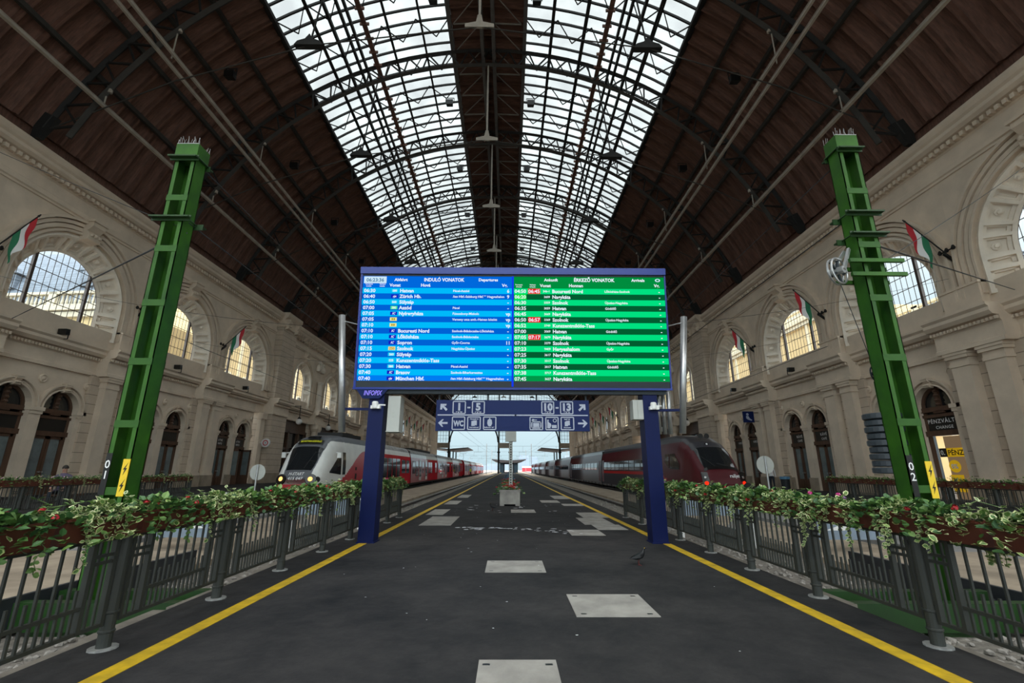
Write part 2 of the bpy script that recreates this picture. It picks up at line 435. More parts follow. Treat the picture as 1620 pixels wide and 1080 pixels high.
CORNICE = [(-1.2,14.15),(-.35,14.15),(-.35,14.25),(-.28,14.3),(-.28,14.55),(-.38,14.62),(-.38,15.22),(-.30,15.3),(-.30,15.52),(-.02,15.58),(.12,15.7),(.12,15.86),(.22,15.95),(.3,16.1),(.3,16.25),(-1.2,16.25)]
LEDGE = [(-1.2,6.25),(.02,6.25),(.02,6.42),(-.05,6.46),(-.05,7.02),(.00,7.08),(.00,7.26),(.24,7.30),(.36,7.45),(.34,7.6),(.44,7.7),(.44,7.8),(-1.2,7.8)]

def side_wall(side):
    sg = 1 if side == 'left' else -1
    X0 = LX if side == 'left' else RX
    xf = lambda s, d, z: (X0 + sg*d, s, z)
    mb = lambda: MB(xf)
    wall = bpy.data.objects.new('wall_' + side, None); COL.objects.link(wall); wall.location = (X0, 0, 0); wall['kind'] = 'structure'
    def put(b, name, mats, parent=wall, **k):
        k.setdefault('kind', 'structure'); return b.build(name, mats, parent, **k)
    # ---- window glazing as its own structure object
    def window(c, R, zs, zb, d, vert, horiz, mul):
        nwin[0] += 1
        w = bpy.data.objects.new('window_%d' % nwin[0], None); COL.objects.link(w); w.location = Vector(xf(c, d, zb)); w['kind'] = 'structure'
        b = mb(); A = arch_pts(c, R, zs, zb, 20)
        b.poly([(a, d, z) for a, z in A]); b.build('glazing', M['winglass'], w)
        b = mb(); ring(b, c, R-.13, d+.06, R, d+.06, zs, zb); ring(b, c, R-.13, d-.04, R-.13, d+.06, zs, zb)
        b.box(c-R, c+R, d-.05, d+.08, zb-.05, zb+.1)
        for u in mul:
            top = zs + sqrt(max(0, R*R-u*u)); b.box(c+u-.07, c+u+.07, d-.05, d+.09, zb, top)
        b.build('window_frame', M['winbar'], w)
        b = mb()
        for k in range(1, vert):
            u = -R + 2*R*k/vert; top = zs + sqrt(max(0, R*R-u*u)) ; b.box(c+u-.012, c+u+.012, d-.008, d+.008, zb, top)
        for k in range(1, horiz):
            z = zb + (zs+R-zb)*k/horiz
            h = R if z < zs else sqrt(max(0, R*R-(z-zs)**2)); b.box(c-h, c+h, d-.01, d+.012, z-.016, z+.016)
        b.build('glazing_bar', M['winbar'], w)
    # ---- coffered reveal
    def coffers(c, R0, d0, R1, d1, zs, zb, panels):
        b = mb(); ring(b, c, R0, d0, R1, d1, zs, zb, 0, 28)
        L0 = zs - zb; tot = 2*L0 + pi*(R0+R1)/2; Rm = (R0+R1)/2
        def P(t, u, lift=0):
            R = R0 + (R1-R0)*u; d = d0 + (d1-d0)*u; R -= lift*.8; d += lift*.5
            x = t*tot
            if x < L0: return (c-R, d, zb+x)
            if x > tot-L0: return (c+R, d, zb+(tot-x))
            a = (x-L0)/Rm; return (c - R*cos(a), d, zs + R*sin(a))
        def strip(t0, t1, u0, u1, h):
            n = max(1, int((t1-t0)*tot/.35))
            for i in range(n):
                a, e = t0+(t1-t0)*i/n, t0+(t1-t0)*(i+1)/n
                b.hexa([P(a,u0), P(e,u0), P(e,u1), P(a,u1), P(a,u0,h), P(e,u0,h), P(e,u1,h), P(a,u1,h)])
        strip(0, 1, 0, .13, .24); strip(0, 1, .87, 1, .24)
        t = 0.0; ws = []
        for k in range(panels): ws += [1.0, .46] if k < panels-1 else [1.0]
        S_ = sum(ws) + .22*(len(ws)+1); t = 0
        ros = []
        for w in ws:
            strip(t, t+.22/S_, .13, .87, .24); t += .22/S_
            a, e = t, t + w/S_; t = e
            m = .1/S_
            strip(a, a+m, .13, .87, .12); strip(e-m, e, .13, .87, .12); strip(a, e, .13, .24, .12); strip(a, e, .76, .87, .12)
            if w > .5:
                p = Vector(P((a+e)/2, .5)); q = Vector(P((a+e)/2, .5, .2)); ax = (q-p).normalized()
                b.lathe([(.17,0),(.17,.05),(.10,.07),(.08,.13),(.02,.15)], p, 8, ax)
        strip(t, 1, .13, .87, .24)
        put(b, 'coffered_reveal', M['stone_light'])  # paler plaster puts the window light into the reveal's colour
    # ---- section of large arches
    def upper_bay(c, s0, s1):
        dF = -.42
        b = mb()
        face_with_arch(b, s0, s1, 7.8, 14.2, dF, c, 3.35, 10.0, 8.85)
        for R0, R1, d in ((3.35,3.47,dF+.22),(3.54,3.74,dF+.16),(3.80,3.98,dF+.22),(4.03,4.16,dF+.34)):
            ring(b, c, R0, d, R1, d, 10.0, 8.4); ring(b, c, R1, d, R1, dF, 10.0, 8.4); ring(b, c, R0, dF, R0, d, 10.0, 8.4)
        put(b, 'arch_wall', WM)
        coffers(c, 3.35, dF, 2.5, -1.15, 10.0, 8.3, 9)
        b = mb(); b.box(c-3.35, c+3.35, -1.2, -.52, 7.8, 8.72); b.box(c-3.35, c+3.35, -1.2, -.44, 8.72, 8.86)
        for u, w in ((-2.5,1.2),(-1.15,.5),(0,.62),(1.15,.5),(2.5,1.2)):
            b.box(c+u-w/2, c+u+w/2, -.52, -.47, 8.0, 8.05); b.box(c+u-w/2, c+u+w/2, -.52, -.47, 8.5, 8.55)
            b.box(c+u-w/2, c+u-w/2+.05, -.52, -.47, 8.0, 8.55); b.box(c+u+w/2-.05, c+u+w/2, -.52, -.47, 8.0, 8.55)
        b.prism([(c-.2,-.52,8.28),(c,-.52,8.42),(c+.2,-.52,8.28),(c,-.52,8.12)], (0,.06,0))
        put(b, 'sill_panel', WM)
        b = mb(); corbel(b, c, -.42, 13.05, .75, 1.1, .5); put(b, 'keystone', WM)
        window(c, 2.5, 10.0, 8.86, -1.1, 15, 5, (-1.55, 1.55))
    def pier_top(c):
        b = mb(); b.box(c-.85, c+.85, -.6, -.1, 7.8, 8.9); b.box(c-.9, c+.9, -.6, -.05, 8.9, 9.0)
        put(b, 'impost_block', WM)
    def lower_bay(c, s0, s1, doors=True):
        d = -.62; b = mb()
        if doors:
            for k in (-1, 1):
                cc = c + k*1.27
                a0, a1 = (s0, c) if k < 0 else (c, s1)
                face_with_arch(b, a0, a1, 0, 6.3, d, cc, .97, 4.2, 0, 0, 16)
                ring(b, cc, .97, d, .97, -.90, 4.2, 0, 0, 16)
                for R0, R1, dd in ((.97,1.05,d+.14),(1.09,1.17,d+.10),(1.20,1.27,d+.20)):
                    ring(b, cc, R0, dd, R1, dd, 4.2, 4.2, 0, 16); ring(b, cc, R1, dd, R1, d, 4.2, 4.2, 0, 16); ring(b, cc, R0, d, R0, dd, 4.2, 4.2, 0, 16)
                corbel(b, cc, d, 5.05, .30, .42, .2)
            for u, w in ((0,.30),(-2.4,.2),(2.4,.2)):
                b.box(c+u-w, c+u+w, d, d+.10, .75, 3.86); b.box(c+u-w-.07, c+u+w+.07, d-.3, d+.2, 4.02, 4.2); b.box(c+u-w-.03, c+u+w+.03, d-.3, d+.15, 3.86, 4.02)
                b.box(c+u-w-.05, c+u+w+.05, d, d+.16, 0, .8, BS)
            for u in (-2.5, 0, 2.5): rosette(b, c+u, d, 5.62, .21)
        else:
            b.poly([(s0,d,0),(s1,d,0),(s1,d,6.3),(s0,d,6.3)])
        put(b, 'ground_floor_wall', WM)
    def pier(c):
        b = mb(); b.box(c-1.75, c+1.75, -1.0, -.42, .85, 6.3, RU); b.box(c-1.85, c+1.85, -1.0, -.30, 0, .9, BS)
        for u in (-.74, .74):
            b.box(c+u-.42, c+u+.42, -.42, -.05, .9, 5.62); b.box(c+u-.5, c+u+.5, -.42, .02, .75, .98); b.box(c+u-.47, c+u+.47, -.42, -.01, 5.62, 5.76)
            b.box(c+u-.44, c+u+.44, -.42, -.04, 5.76, 5.98); b.box(c+u-.52, c+u+.52, -.42, .06, 5.98, 6.12); b.box(c+u-.56, c+u+.56, -.42, .1, 6.12, 6.28)
            b.box(c+u-.55, c+u+.55, -.42, .06, 0, .8, BS)
        put(b, 'pilaster_pair', WM)
        b = mb(); b.mol(LEDGE, c-1.5, c+1.5, .12); dent(b, c-1.5, c+1.5, .16); put(b, 'ledge_break', WM)
    def dent(b, s0, s1, d, z=7.10, st=.17):
        s = s0
        while s < s1-.05: b.box(s, s+st*.55, d, d+.1, z, z+.13); s += st
    def ledge(s0, s1):
        b = mb(); b.mol(LEDGE, s0, s1, -.5); dent(b, s0, s1, -.46); put(b, 'ledge', WM)
    def cornice(s0, s1, step=.30, dd=0):
        b = mb(); b.mol(CORNICE, s0, s1, dd); s = s0
        while s < s1: b.box(s, s+step*.55, -.30+dd, -.06+dd, 15.30, 15.50); s += step
        put(b, 'cornice', WM)
        b = mb(); b.box(s0, s1, -1.8, -.05, 16.2, 17.4); put(b, 'eaves_board', M['planks'])
    def door(c, sign=None, lit=False, opened=False):
        ndoor[0] += 1
        w = bpy.data.objects.new('door_%d' % ndoor[0], None); COL.objects.link(w); w.location = Vector(xf(c, -.85, 0)); w['kind'] = 'structure'
        d = -.82; b = mb()
        ring(b, c, .82, d, .97, d, 4.2, 0, 0, 14); ring(b, c, .82, d-.1, .82, d, 4.2, 0, 0, 14)
        b.box(c-.97, c+.97, d-.06, d+.1, 3.98, 4.2); b.box(c-.97, c+.97, d-.06, d+.06, 3.72, 3.86); b.box(c-.97, c+.97, d-.06, d+.08, 2.86, 3.1)
        b.box(c-.09, c+.09, d-.08, d+.06, 4.2, 5.15)
        for z in (4.3, 4.5, 4.72, 4.92): b.lathe([(.10,-.05),(.12,.0),(.09,.06)], (c, d+.04, z), 8, (0,0,1))
        b.box(c-.28, c+.28, d, d+.1, 3.9, 4.0)
        b.build('frame', M['wood'], w)
        b = mb(); A = arch_pts(c, .9, 4.2, 4.2, 12); b.poly([(a, d-.07, z) for a, z in A]); b.build('fanlight', M['darkglass'], w)
        b = mb(); b.box(c-.85, c+.85, d-.08, d-.02, 3.08, 3.74); sg_ = b.build('transom_panel', M['blackpanel'], w)
        if sign:
            b = mb()
            for i, (tx, sz) in enumerate(sign):
                text_into(b, tx, sz, lambda u, v, i=i: (c - sg*0 + (u if side == 'left' else -u), d-.005, 3.45-.27*i + v), align='CENTER', bold=.01, spacing=1.15)
            b.build('lettering', M['mattext'], sg_)
        if lit:
            b = mb(); b.box(c-.8, c+.8, d-.6, d-.55, 0, 2.86, 0); b.build('shop_back_wall', M['shop'], w); b = mb(); b.box(c-1.1, c+1.1, d-.9, d-.1, 2.9, 5.6, 0); b.build('shade_box', M['blackpanel'], w)
            q = (1 if side == 'left' else -1)
            b = mb(); b.box(c-.8, c+.8, d-.3, d-.26, 1.9, 2.3); sgn = b.build('shop_sign', M['shopsign'], w)
            b = mb(); text_into(b, 'PÉNZ', .32, lambda u, v: (c + q*(u-.42), d-.255, 1.98+v), bold=.02)
            text_into(b, 'VÁLTÓ', .32, lambda u, v: (c + q*(u+.52), d-.255, 1.98+v), bold=.02, fit=.27)
            b.build('lettering', M['blackpanel'], sgn)
            b = mb(); b.box(c-q*.80-.0, c-q*.45, d-.25, d-.22, 1.9, 2.3) if q > 0 else b.box(c+.45, c+.80, d-.25, d-.22, 1.9, 2.3)
            k = b.build('logo_panel', M['blackpanel'], w)
            b = mb(); text_into(b, '0.', .3, lambda u, v: (c + q*(u-.74), d-.215, 2.0+v), bold=.03); b.build('lettering', M['mattext'], k)
            b = mb(); b.box(c-.05, c+.55, d-.3, d-.27, .35, 1.1); b.build('poster', M['shopsign'], w)
            b = mb(); b.lathe([(.28,0),(.28,.03)], (c+.25, d-.3, 1.48), 20, (0,1,0)); k = b.build('rate_disc', M['shopsign'], w)
            b = mb(); text_into(b, '0%', .28, lambda u, v: (c+.25+q*u, d-.265, 1.38+v), align='CENTER', bold=.03); b.build('lettering', M['mattext'], k)
        for k in (-1, 1):
            if lit: continue
            x0, x1 = (c-.82, c-.01) if k < 0 else (c+.01, c+.82)
            b = mb(); t = .13
            if opened:
                xo = c + k*.84
                b.box(xo-.03, xo+.03, d, d+.8, 0, .75); b.box(xo-.03, xo+.03, d, d+t, .75, 2.86); b.box(xo-.03, xo+.03, d+.8-t, d+.8, .75, 2.86); b.box(xo-.03, xo+.03, d, d+.8, 2.7, 2.86)
                lf = b.build('leaf', M['wood'], w)
                b = mb(); b.box(xo-.01, xo+.01, d+t, d+.8-t, .75, 2.7); b.build('pane', M['doorglass'], lf)
                continue
            b.box(x0, x1, d-.05, d+.02, 0, .7); b.box(x0, x0+t, d-.05, d+.02, .7, 2.86); b.box(x1-t, x1, d-.05, d+.02, .7, 2.86); b.box(x0, x1, d-.05, d+.02, 2.72, 2.86)
            b.box(x0+.16, x1-.16, d+.02, d+.04, .15, .58)
            lf = b.build('leaf', M['wood'], w)
            b = mb(); b.box(x0+t, x1-t, d-.04, d-.02, .7, 2.72); b.build('pane', M['doorglass'], lf)
            b = mb(); b.lathe([(.03,0),(.03,.06),(.045,.08)], (c+k*.08, d+.02, 1.1), 8, (0,1,0)); b.build('handle', M['alu'], lf)
        if not lit:
            b = mb(); b.box(c-1.1, c+1.1, d-.8, d-.75, 0, 5.6); b.box(c-1.1, c-1.05, d-.75, d-.1, 0, 5.6); b.box(c+1.05, c+1.1, d-.75, d-.1, 0, 5.6); b.box(c-1.1, c+1.1, d-.75, d-.1, 5.5, 5.6); b.build('shade_box', M['blackpanel'], w)  # black box added behind the door to stop sky light leaking in
    # ---------------- section A
    cs = [39.9-8.5*k for k in range(4, -1, -1)]
    for c in cs:
        upper_bay(c, c-4.25, c+4.25)
        lower_bay(c, c-2.75, c+2.75); ledge(c-2.75, c+2.75)
    for c in [cs[0]-4.25] + [x+4.25 for x in cs[:-1]]:
        pier(c); pier_top(c)
    for c in (cs[0]-4.25+1.4, ): pass
    cornice(1.65, 44.0)
    for i, c in enumerate(cs):
        for k in (-1, 1):
            sgn = None; lit = False; op = False
            if side == 'right' and i == 2 and k == -1: sgn = (('PÉNZVÁLTÓ', .26), ('CHANGE', .2)); lit = True
            elif side == 'right' and i == 3: sgn = (('KÁVÉ', .24), ('CAFÉ', .2))
            elif side == 'right' and i == 4: sgn = (('VÁRÓ', .24),)
            elif side == 'left' and i == 4: sgn = (('UTAS', .22), ('INFO', .22)); op = k == 1
            door(c + k*1.27, sgn, lit, op)
    # filler next to the big pier, with a single pilaster
    b = mb(); b.box(43.0, 44.2, -1.0, -.42, 0, 6.3, RU); b.box(43.0, 43.7, -.42, -.05, .9, 5.7); b.box(42.95, 43.75, -.42, 0, 0, .9, BS); b.box(42.9, 43.8, -.42, .08, 5.7, 6.25); put(b, 'corner_pilaster', WM)
    ledge(42.6, 44.2)
    # ---------------- rusticated corner pier and portal section B
    def big_pier(s0, s1):
        b = mb(); b.box(s0, s1, -1.2, .35, .9, 6.3, RU); b.box(s0-.08, s1+.08, -1.2, .43, 0, .9, BS); b.box(s0, s1, -1.2, .30, 7.8, 14.9, RU)
        b.mol(LEDGE, s0-.1, s1+.1, .45); dent(b, s0-.1, s1+.1, .5)
        b.mol([(-1.2,14.9),(.42,14.9),(.42,15.05),(.34,15.1),(.34,15.7),(.62,15.95),(.72,16.1),(.72,16.4),(-1.2,16.4)], s0-.1, s1+.1)
        for s in (s0+.45, s1-.45): corbel(b, s, .3, 14.7, .5, .9, .35)
        put(b, 'corner_pier', WM)
    big_pier(44.1, 47.0)
    cb = [51.3, 59.8, 68.3]
    b = mb()
    for c in cb:
        face_with_arch(b, c-4.25, c+4.25, 7.8, 14.4, -.5, c, 2.35, 10.6, 7.9)
        for R0, R1, d in ((2.35,2.55,-.38),(2.55,2.8,-.3)):
            ring(b, c, R0, d, R1, d, 10.6, 8.2); ring(b, c, R1, d, R1, -.5, 10.6, 8.2); ring(b, c, R0, -.5, R0, d, 10.6, 8.2)
        corbel(b, c, -.5, 12.8, .6, 1.1, .4)
        b.box(c-2.4, c+2.4, -1.5, -.6, 7.7, 8.6)
    put(b, 'portal_arch_wall', WM)
    for c in cb:
        coffers(c, 2.35, -.5, 1.75, -1.15, 10.6, 8.0, 5)
        window(c, 1.75, 10.6, 8.6, -1.1, 6, 6, (0,))
    for c in cb[:-1]:
        b = mb(); s = c+4.25
        b.lathe([(.42,0),(.42,.15),(.36,.2),(.33,.3),(.30,3.2),(.36,3.3),(.46,3.5)], (s, -.2, 7.85), 14, (0,0,1), PL)
        b.lathe([(.75,-.05),(.75,.1),(.6,.2),(.45,.22),(.2,.3)], (s, -.5, 13.3), 12, (0,1,0), PL)
        b.lathe([(.25,0),(.36,.3),(.26,.65),(.12,.85)], (s-.7, -.35, 12.6), 8, (0,0,1), PL); b.lathe([(.25,0),(.36,.3),(.26,.65),(.12,.85)], (s+.7, -.35, 12.6), 8, (0,0,1), PL)
        b.lathe([(.15,0),(.19,.12),(.1,.3)], (s-.7, -.3, 13.45), 8, (0,0,1), PL); b.lathe([(.15,0),(.19,.12),(.1,.3)], (s+.7, -.3, 13.45), 8, (0,0,1), PL)
        for u in (-.5, .5): b.lathe([(.40,0),(.40,.9),(.33,1.0),(.31,1.1),(.28,5.4),(.34,5.5),(.44,5.75),(.44,6.3)], (s+u, -.1, 0), 14, (0,0,1), ST)
        b.box(s-1.1, s+1.1, -1.2, -.55, 0, 6.3, RU)
        b.mol(LEDGE, s-1.2, s+1.2, .2)
        put(b, 'portal_column', WM)
    ledge(47, 72.6)
    b = mb(); b.mol([(p[0]-.05, p[1]-.12) for p in CORNICE], 47, 72.6); s = 47.2
    while s < 72.4:
        corbel(b, s, -.35, 14.85, .28, .55, .3); s += .62
    put(b, 'bracketed_cornice', WM)
    b = mb(); b.box(44, 75.1, -1.8, -.05, 16.0, 17.4); put(b, 'eaves_board', M['planks'])
    b = mb()
    for c in cb:
        b.box(c-3.2, c+3.2, -1.05, -.85, 5.2, 7.6); b.box(c-3.2, c+3.2, -.85, -.7, 5.0, 5.3); b.box(c-3.2, c+3.2, -.85, -.72, 6.3, 6.45)
        for u in (-3.1, -1.2, 1.2, 3.1): b.box(c+u-.13, c+u+.13, -1.05, -.7, 0, 5.2)
        b.box(c-3.2, c+3.2, -1.0, -.75, 3.2, 3.45)
        ring(b, c, 1.0, -.75, 1.2, -.75, 2.3, .1, 0, 12)
        b.box(c-3.2, c+3.2, -1.05, -.9, 0, .8)
    put(b, 'timber_portal', M['wood'])
    b = mb()
    for c in cb: b.box(c-3.1, c+3.1, -1.1, -1.0, .8, 5.2)
    put(b, 'portal_glazing', M['darkglass'])
    big_pier(72.6, 75.05)
    # ---------------- section C, far
    cc = [79.3+8.5*k for k in range(7)]
    for c in cc:
        b = mb()
        face_with_arch(b, c-4.25, c+4.25, 6.3, 14.2, -.42, c, 3.1, 10.0, 8.4, 0, 14)
        ring(b, c, 3.1, -.25, 3.85, -.25, 10.0, 8.2, 0, 14); ring(b, c, 3.85, -.25, 3.85, -.42, 10.0, 8.2, 0, 14); ring(b, c, 3.1, -.42, 3.1, -.25, 10.0, 8.2, 0, 14)
        corbel(b, c, -.42, 13.0, .8, 1.1, .5)
        b.poly([(c-4.25,-.62,0),(c+4.25,-.62,0),(c+4.25,-.62,6.3),(c-4.25,-.62,6.3)])
        put(b, 'arch_wall', WM)
        coffers(c, 3.1, -.42, 2.4, -1.1, 10.0, 8.4, 5)
        window(c, 2.4, 10.0, 8.86, -1.05, 8, 4, (-1.5, 1.5))
    for c in cc + [cc[-1]+8.5]:
        s = c - 4.25 + .3
        b = mb()
        for u in (-.74, .74):
            b.box(s+u-.42, s+u+.42, -.62, -.05, 0, 5.7); b.box(s+u-.55, s+u+.55, -.62, .1, 5.7, 6.28)
        b.box(s-1.6, s+1.6, -.62, -.4, 0, 6.3); b.mol(LEDGE, s-1.5, s+1.5, .12); b.box(s-.9, s+.9, -.5, -.1, 7.8, 9)
        put(b, 'pilaster_pair', WM)
    ledge(75.05, YEND)
    cornice(75.05, YEND, .5)
    b = mb(); b.box(134.5, YEND, -1.2, -.42, 0, 14.2)
    for s in (136.5, 139, 141.5, 144, 146.5, 149): b.lathe([(.45,0),(.45,14.2)], (s, -.2, 0), 10, (0,0,1))
    put(b, 'end_pavilion_wall', WM)
    # solid backing above the openings so that the wall has thickness
    b = mb(); b.box(1.65, YEND, -1.6, -1.2, 13.2, 16.4); put(b, 'wall_core', WM)
    return xf
xfL = side_wall('left'); xfR = side_wall('right')

# front wall behind the camera: the hall's great fan window
fw = bpy.data.objects.new('wall_front', None); COL.objects.link(fw); fw.location = (HX, -7, 0); fw['kind'] = 'structure'
b = MB(lambda s_, d, z: (s_, -7.0+d, z))
for d in (0, -.8): face_with_arch(b, -23.0, 20.0, 7.0, 33.0, d, HX, 11.0, 11.0, 8.0, 0, 20)
ring(b, HX, 11.0, 0, 11.0, -.8, 11.0, 8.0, 0, 20)
for x0, x1 in ((-23,-15),(-11,-6),(-2.6,-.6),(2.8,7.8),(11.8,20)): b.box(x0, x1, -.8, 0, 0, 7.0)
b.box(-23, 20, -.8, 0, 5.6, 7.0)
b.build('wall', M['stone'], fw, **STR)
b = MB(lambda s_, d, z: (s_, -7.0+d, z)); b.poly([(a, -.5, z) for a, z in arch_pts(HX, 11.0, 11.0, 8.0, 20)]); b.build('glazing', M['clearglass'], fw, **STR)
b = MB(lambda s_, d, z: (s_, -7.0+d, z))
for k in range(-5, 6):
    u = 2.0*k; b.box(HX+u-.08, HX+u+.08, -.55, -.4, 8, 11+sqrt(max(0, 121-u*u)))
for z in (9.5, 11, 13, 15, 17, 19):
    h = 11 if z < 11 else sqrt(max(0, 121-(z-11)**2)); b.box(HX-h, HX+h, -.55, -.4, z-.06, z+.06)
b.build('glazing_bar', M['iron'], fw, **STR)
# ------------------------------------------------------------------ roof
RR, ZC = 22.3, 9.2
def rp(w, y, lift=0.0):
    a = asin(max(-1, min(1, w/RR))); return (HX + (RR+lift)*sin(a), y, ZC + (RR+lift)*cos(a))
def wr(a, e, n): return [a + (e-a)*i/n for i in range(n+1)]
Y0, Y1 = -4.0, YEND
TR = [1.65+8.5*k for k in range(18)]
for nm, a, e in (('left', -20.95, -12.9), ('ridge', -2.5, 2.5), ('right', 12.9, 20.95)):
    b = MB(); W = wr(a, e, 8)
    ry = TR[0] - 8.5*.5; ys_ = [Y0]
    while ry < Y1: ys_ += [ry + 8.5/8*q/6 for q in range(6)]; ry += 8.5/8
    ys_ = [y for y in ys_ if Y0 <= y <= Y1] + [Y1]
    b.grid([[rp(w, y, .02 + .17*abs(sin(pi*(y - TR[0] + 8.5*.5)/(8.5/8)))**.8) for w in W] for y in ys_])
    b.grid([[rp(w, Y0, .32) for w in W], [rp(w, Y1, .32) for w in W]])
    for w in (a, e): b.poly([rp(w,Y0,.02), rp(w,Y1,.02), rp(w,Y1,.32), rp(w,Y0,.32)])
    c = b.build('ceiling_' + nm, M['planks'], **STR)
    b = MB(); n = 0
    y = TR[0] - 8.5*.5
    while y < Y1:
        for i in range(len(W)-1): b.bar(rp(W[i], y, -.08), rp(W[i+1], y, -.08), .12, .22)
        y += 8.5/8
    b.build('rafter', M['planks'], c, **STR)
GY = 8.5/9
for i, (nm, a, e) in enumerate((('left', -12.9, -2.5), ('right', 2.5, 12.9))):
    nwin[0] += 1
    w0 = bpy.data.objects.new('window_%d' % nwin[0], None); COL.objects.link(w0); w0.location = (HX, 0, 27); w0['kind'] = 'structure'
    W = wr(a, e, 10)
    b = MB(); b.grid([[rp(w, Y0, .12) for w in W], [rp(w, Y1, .12) for w in W]])
    b.build('roof_glazing', M['skyglass'], w0, **STR)
    b = MB(); y = TR[0] - 8.5*.5
    while y < Y1:
        for k in range(len(W)-1): b.bar(rp(W[k], y, .0), rp(W[k+1], y, .0), .10, .15)
        y += GY
    for w in (a+ .1, e-.1): b.bar(rp(w, Y0), rp(w, Y1), .16, .3)
    b.build('glazing_bar', M['iron'], w0, **STR)
    b = MB(); y = Y0
    ww = [a, a+1.9, a+3.8, a+5.7, a+8.0, e] if nm == 'left' else [a, a+2.4, a+4.7, a+6.6, a+8.5, e]
    y = TR[1]-8.5
    while y < 110:
        for k in range(len(ww)-1):
            for q in (0, 1, 2):
                y0 = y + 2.833*q
                b.bar(rp(ww[k], y0, -.35), rp((ww[k]+ww[k+1])/2, y0+1.5, -.35), .06); b.bar(rp((ww[k]+ww[k+1])/2, y0+1.5, -.35), rp(ww[k+1], y0, -.35), .06)
        y += 8.5
    b.build('wind_brace', M['iron'], w0, **STR)

# longitudinal purlins
def purlin(w, kind, lab, group):
    t = thing('purlin', lab, 'roof beam', rp(w, 0, -.3), group)
    m = M['ridge'] if abs(w) < 3 else M['iron'] if abs(w) < 13 else M['iron_grey']
    if kind == 'lattice':
        b = MB(); b.bar(rp(w, Y0, -.22), rp(w, Y1, -.22), .13, .10); b.bar(rp(w, Y0, -.95), rp(w, Y1, -.95), .13, .10); b.build('chord', m, t)
        b = MB(); y = Y0; u = 0
        while y < 100:
            b.bar(rp(w, y, -.22 if u % 2 else -.95), rp(w, y+1.06, -.95 if u % 2 else -.22), .045); y += 1.0625; u += 1
        b.build('lattice', m, t)
    elif kind == 'pair':
        b = MB()
        for q in (-.2, .2): b.bar(rp(w+q, Y0, -.5), rp(w+q, Y1, -.5), .15, .24)
        b.build('twin_beam', m, t)
    elif kind == 'walk':
        b = MB(); b.bar(rp(w, Y0, -.6), rp(w, Y1, -.6), .30, .12); y = Y0
        while y < Y1: b.box(rp(w,y,-.7)[0]-.3, rp(w,y,-.7)[0]+.3, y-.05, y+.05, rp(w,y,-.75)[2], rp(w,y,-.55)[2]); y += 1.0625
        b.build('walkway_board', M['planks'], t)
    else:
        b = MB(); b.bar(rp(w, Y0, -.28), rp(w, Y1, -.28), .17 if abs(w) > 3 else .26, .26); b.build('beam', m, t)
PW = [(2.66,'beam'),(4.6,'lattice'),(6.8,'lattice'),(8.2,'walk'),(9.15,'pair'),(10.05,'beam'),(11.0,'lattice'),(12.75,'beam'),(14.75,'beam'),(16.45,'beam'),(17.9,'beam'),(19.3,'beam')]
KT = {'beam':'plain dark iron roof purlin','lattice':'dark lattice roof purlin','walk':'brown timber walkway beam','pair':'dark twin roof purlin'}
for sd in (-1, 1):
    for i, (w, k) in enumerate(PW):
        purlin(sd*w, k, '%s, %s purlin out from the ridge on the %s roof slope' % (KT[k], ORD[i], 'left' if sd < 0 else 'right'), 'roof purlins')
# ridge girder
t = thing('ridge_girder', 'twin dark grey girder running along the roof ridge between the skylights', 'roof beam', rp(0, 0, -.5))
b = MB()
for x in (-.42, .42): b.bar(rp(x, Y0, -.35), rp(x, Y1, -.35), .22, .42); b.bar(rp(x, Y0, -1.3), rp(x, Y1, -1.3), .2, .2)
b.build('girder', M['ridge'], t)
b = MB(); y = TR[0]-8.5
while y < 120:
    for q in range(4):
        for s in (-1, 1):
            b.bar(rp(s*2.4, y+q*2.125, -.3), rp(s*.5, y+q*2.125, -.35), .07, .09)
            b.bar(rp(s*.5, y+q*2.125, -.35), rp(s*2.4, y+(q+1)*2.125, -.3), .055)
    y += 8.5
b.build('diagonal', M['ridge_pale'], t)

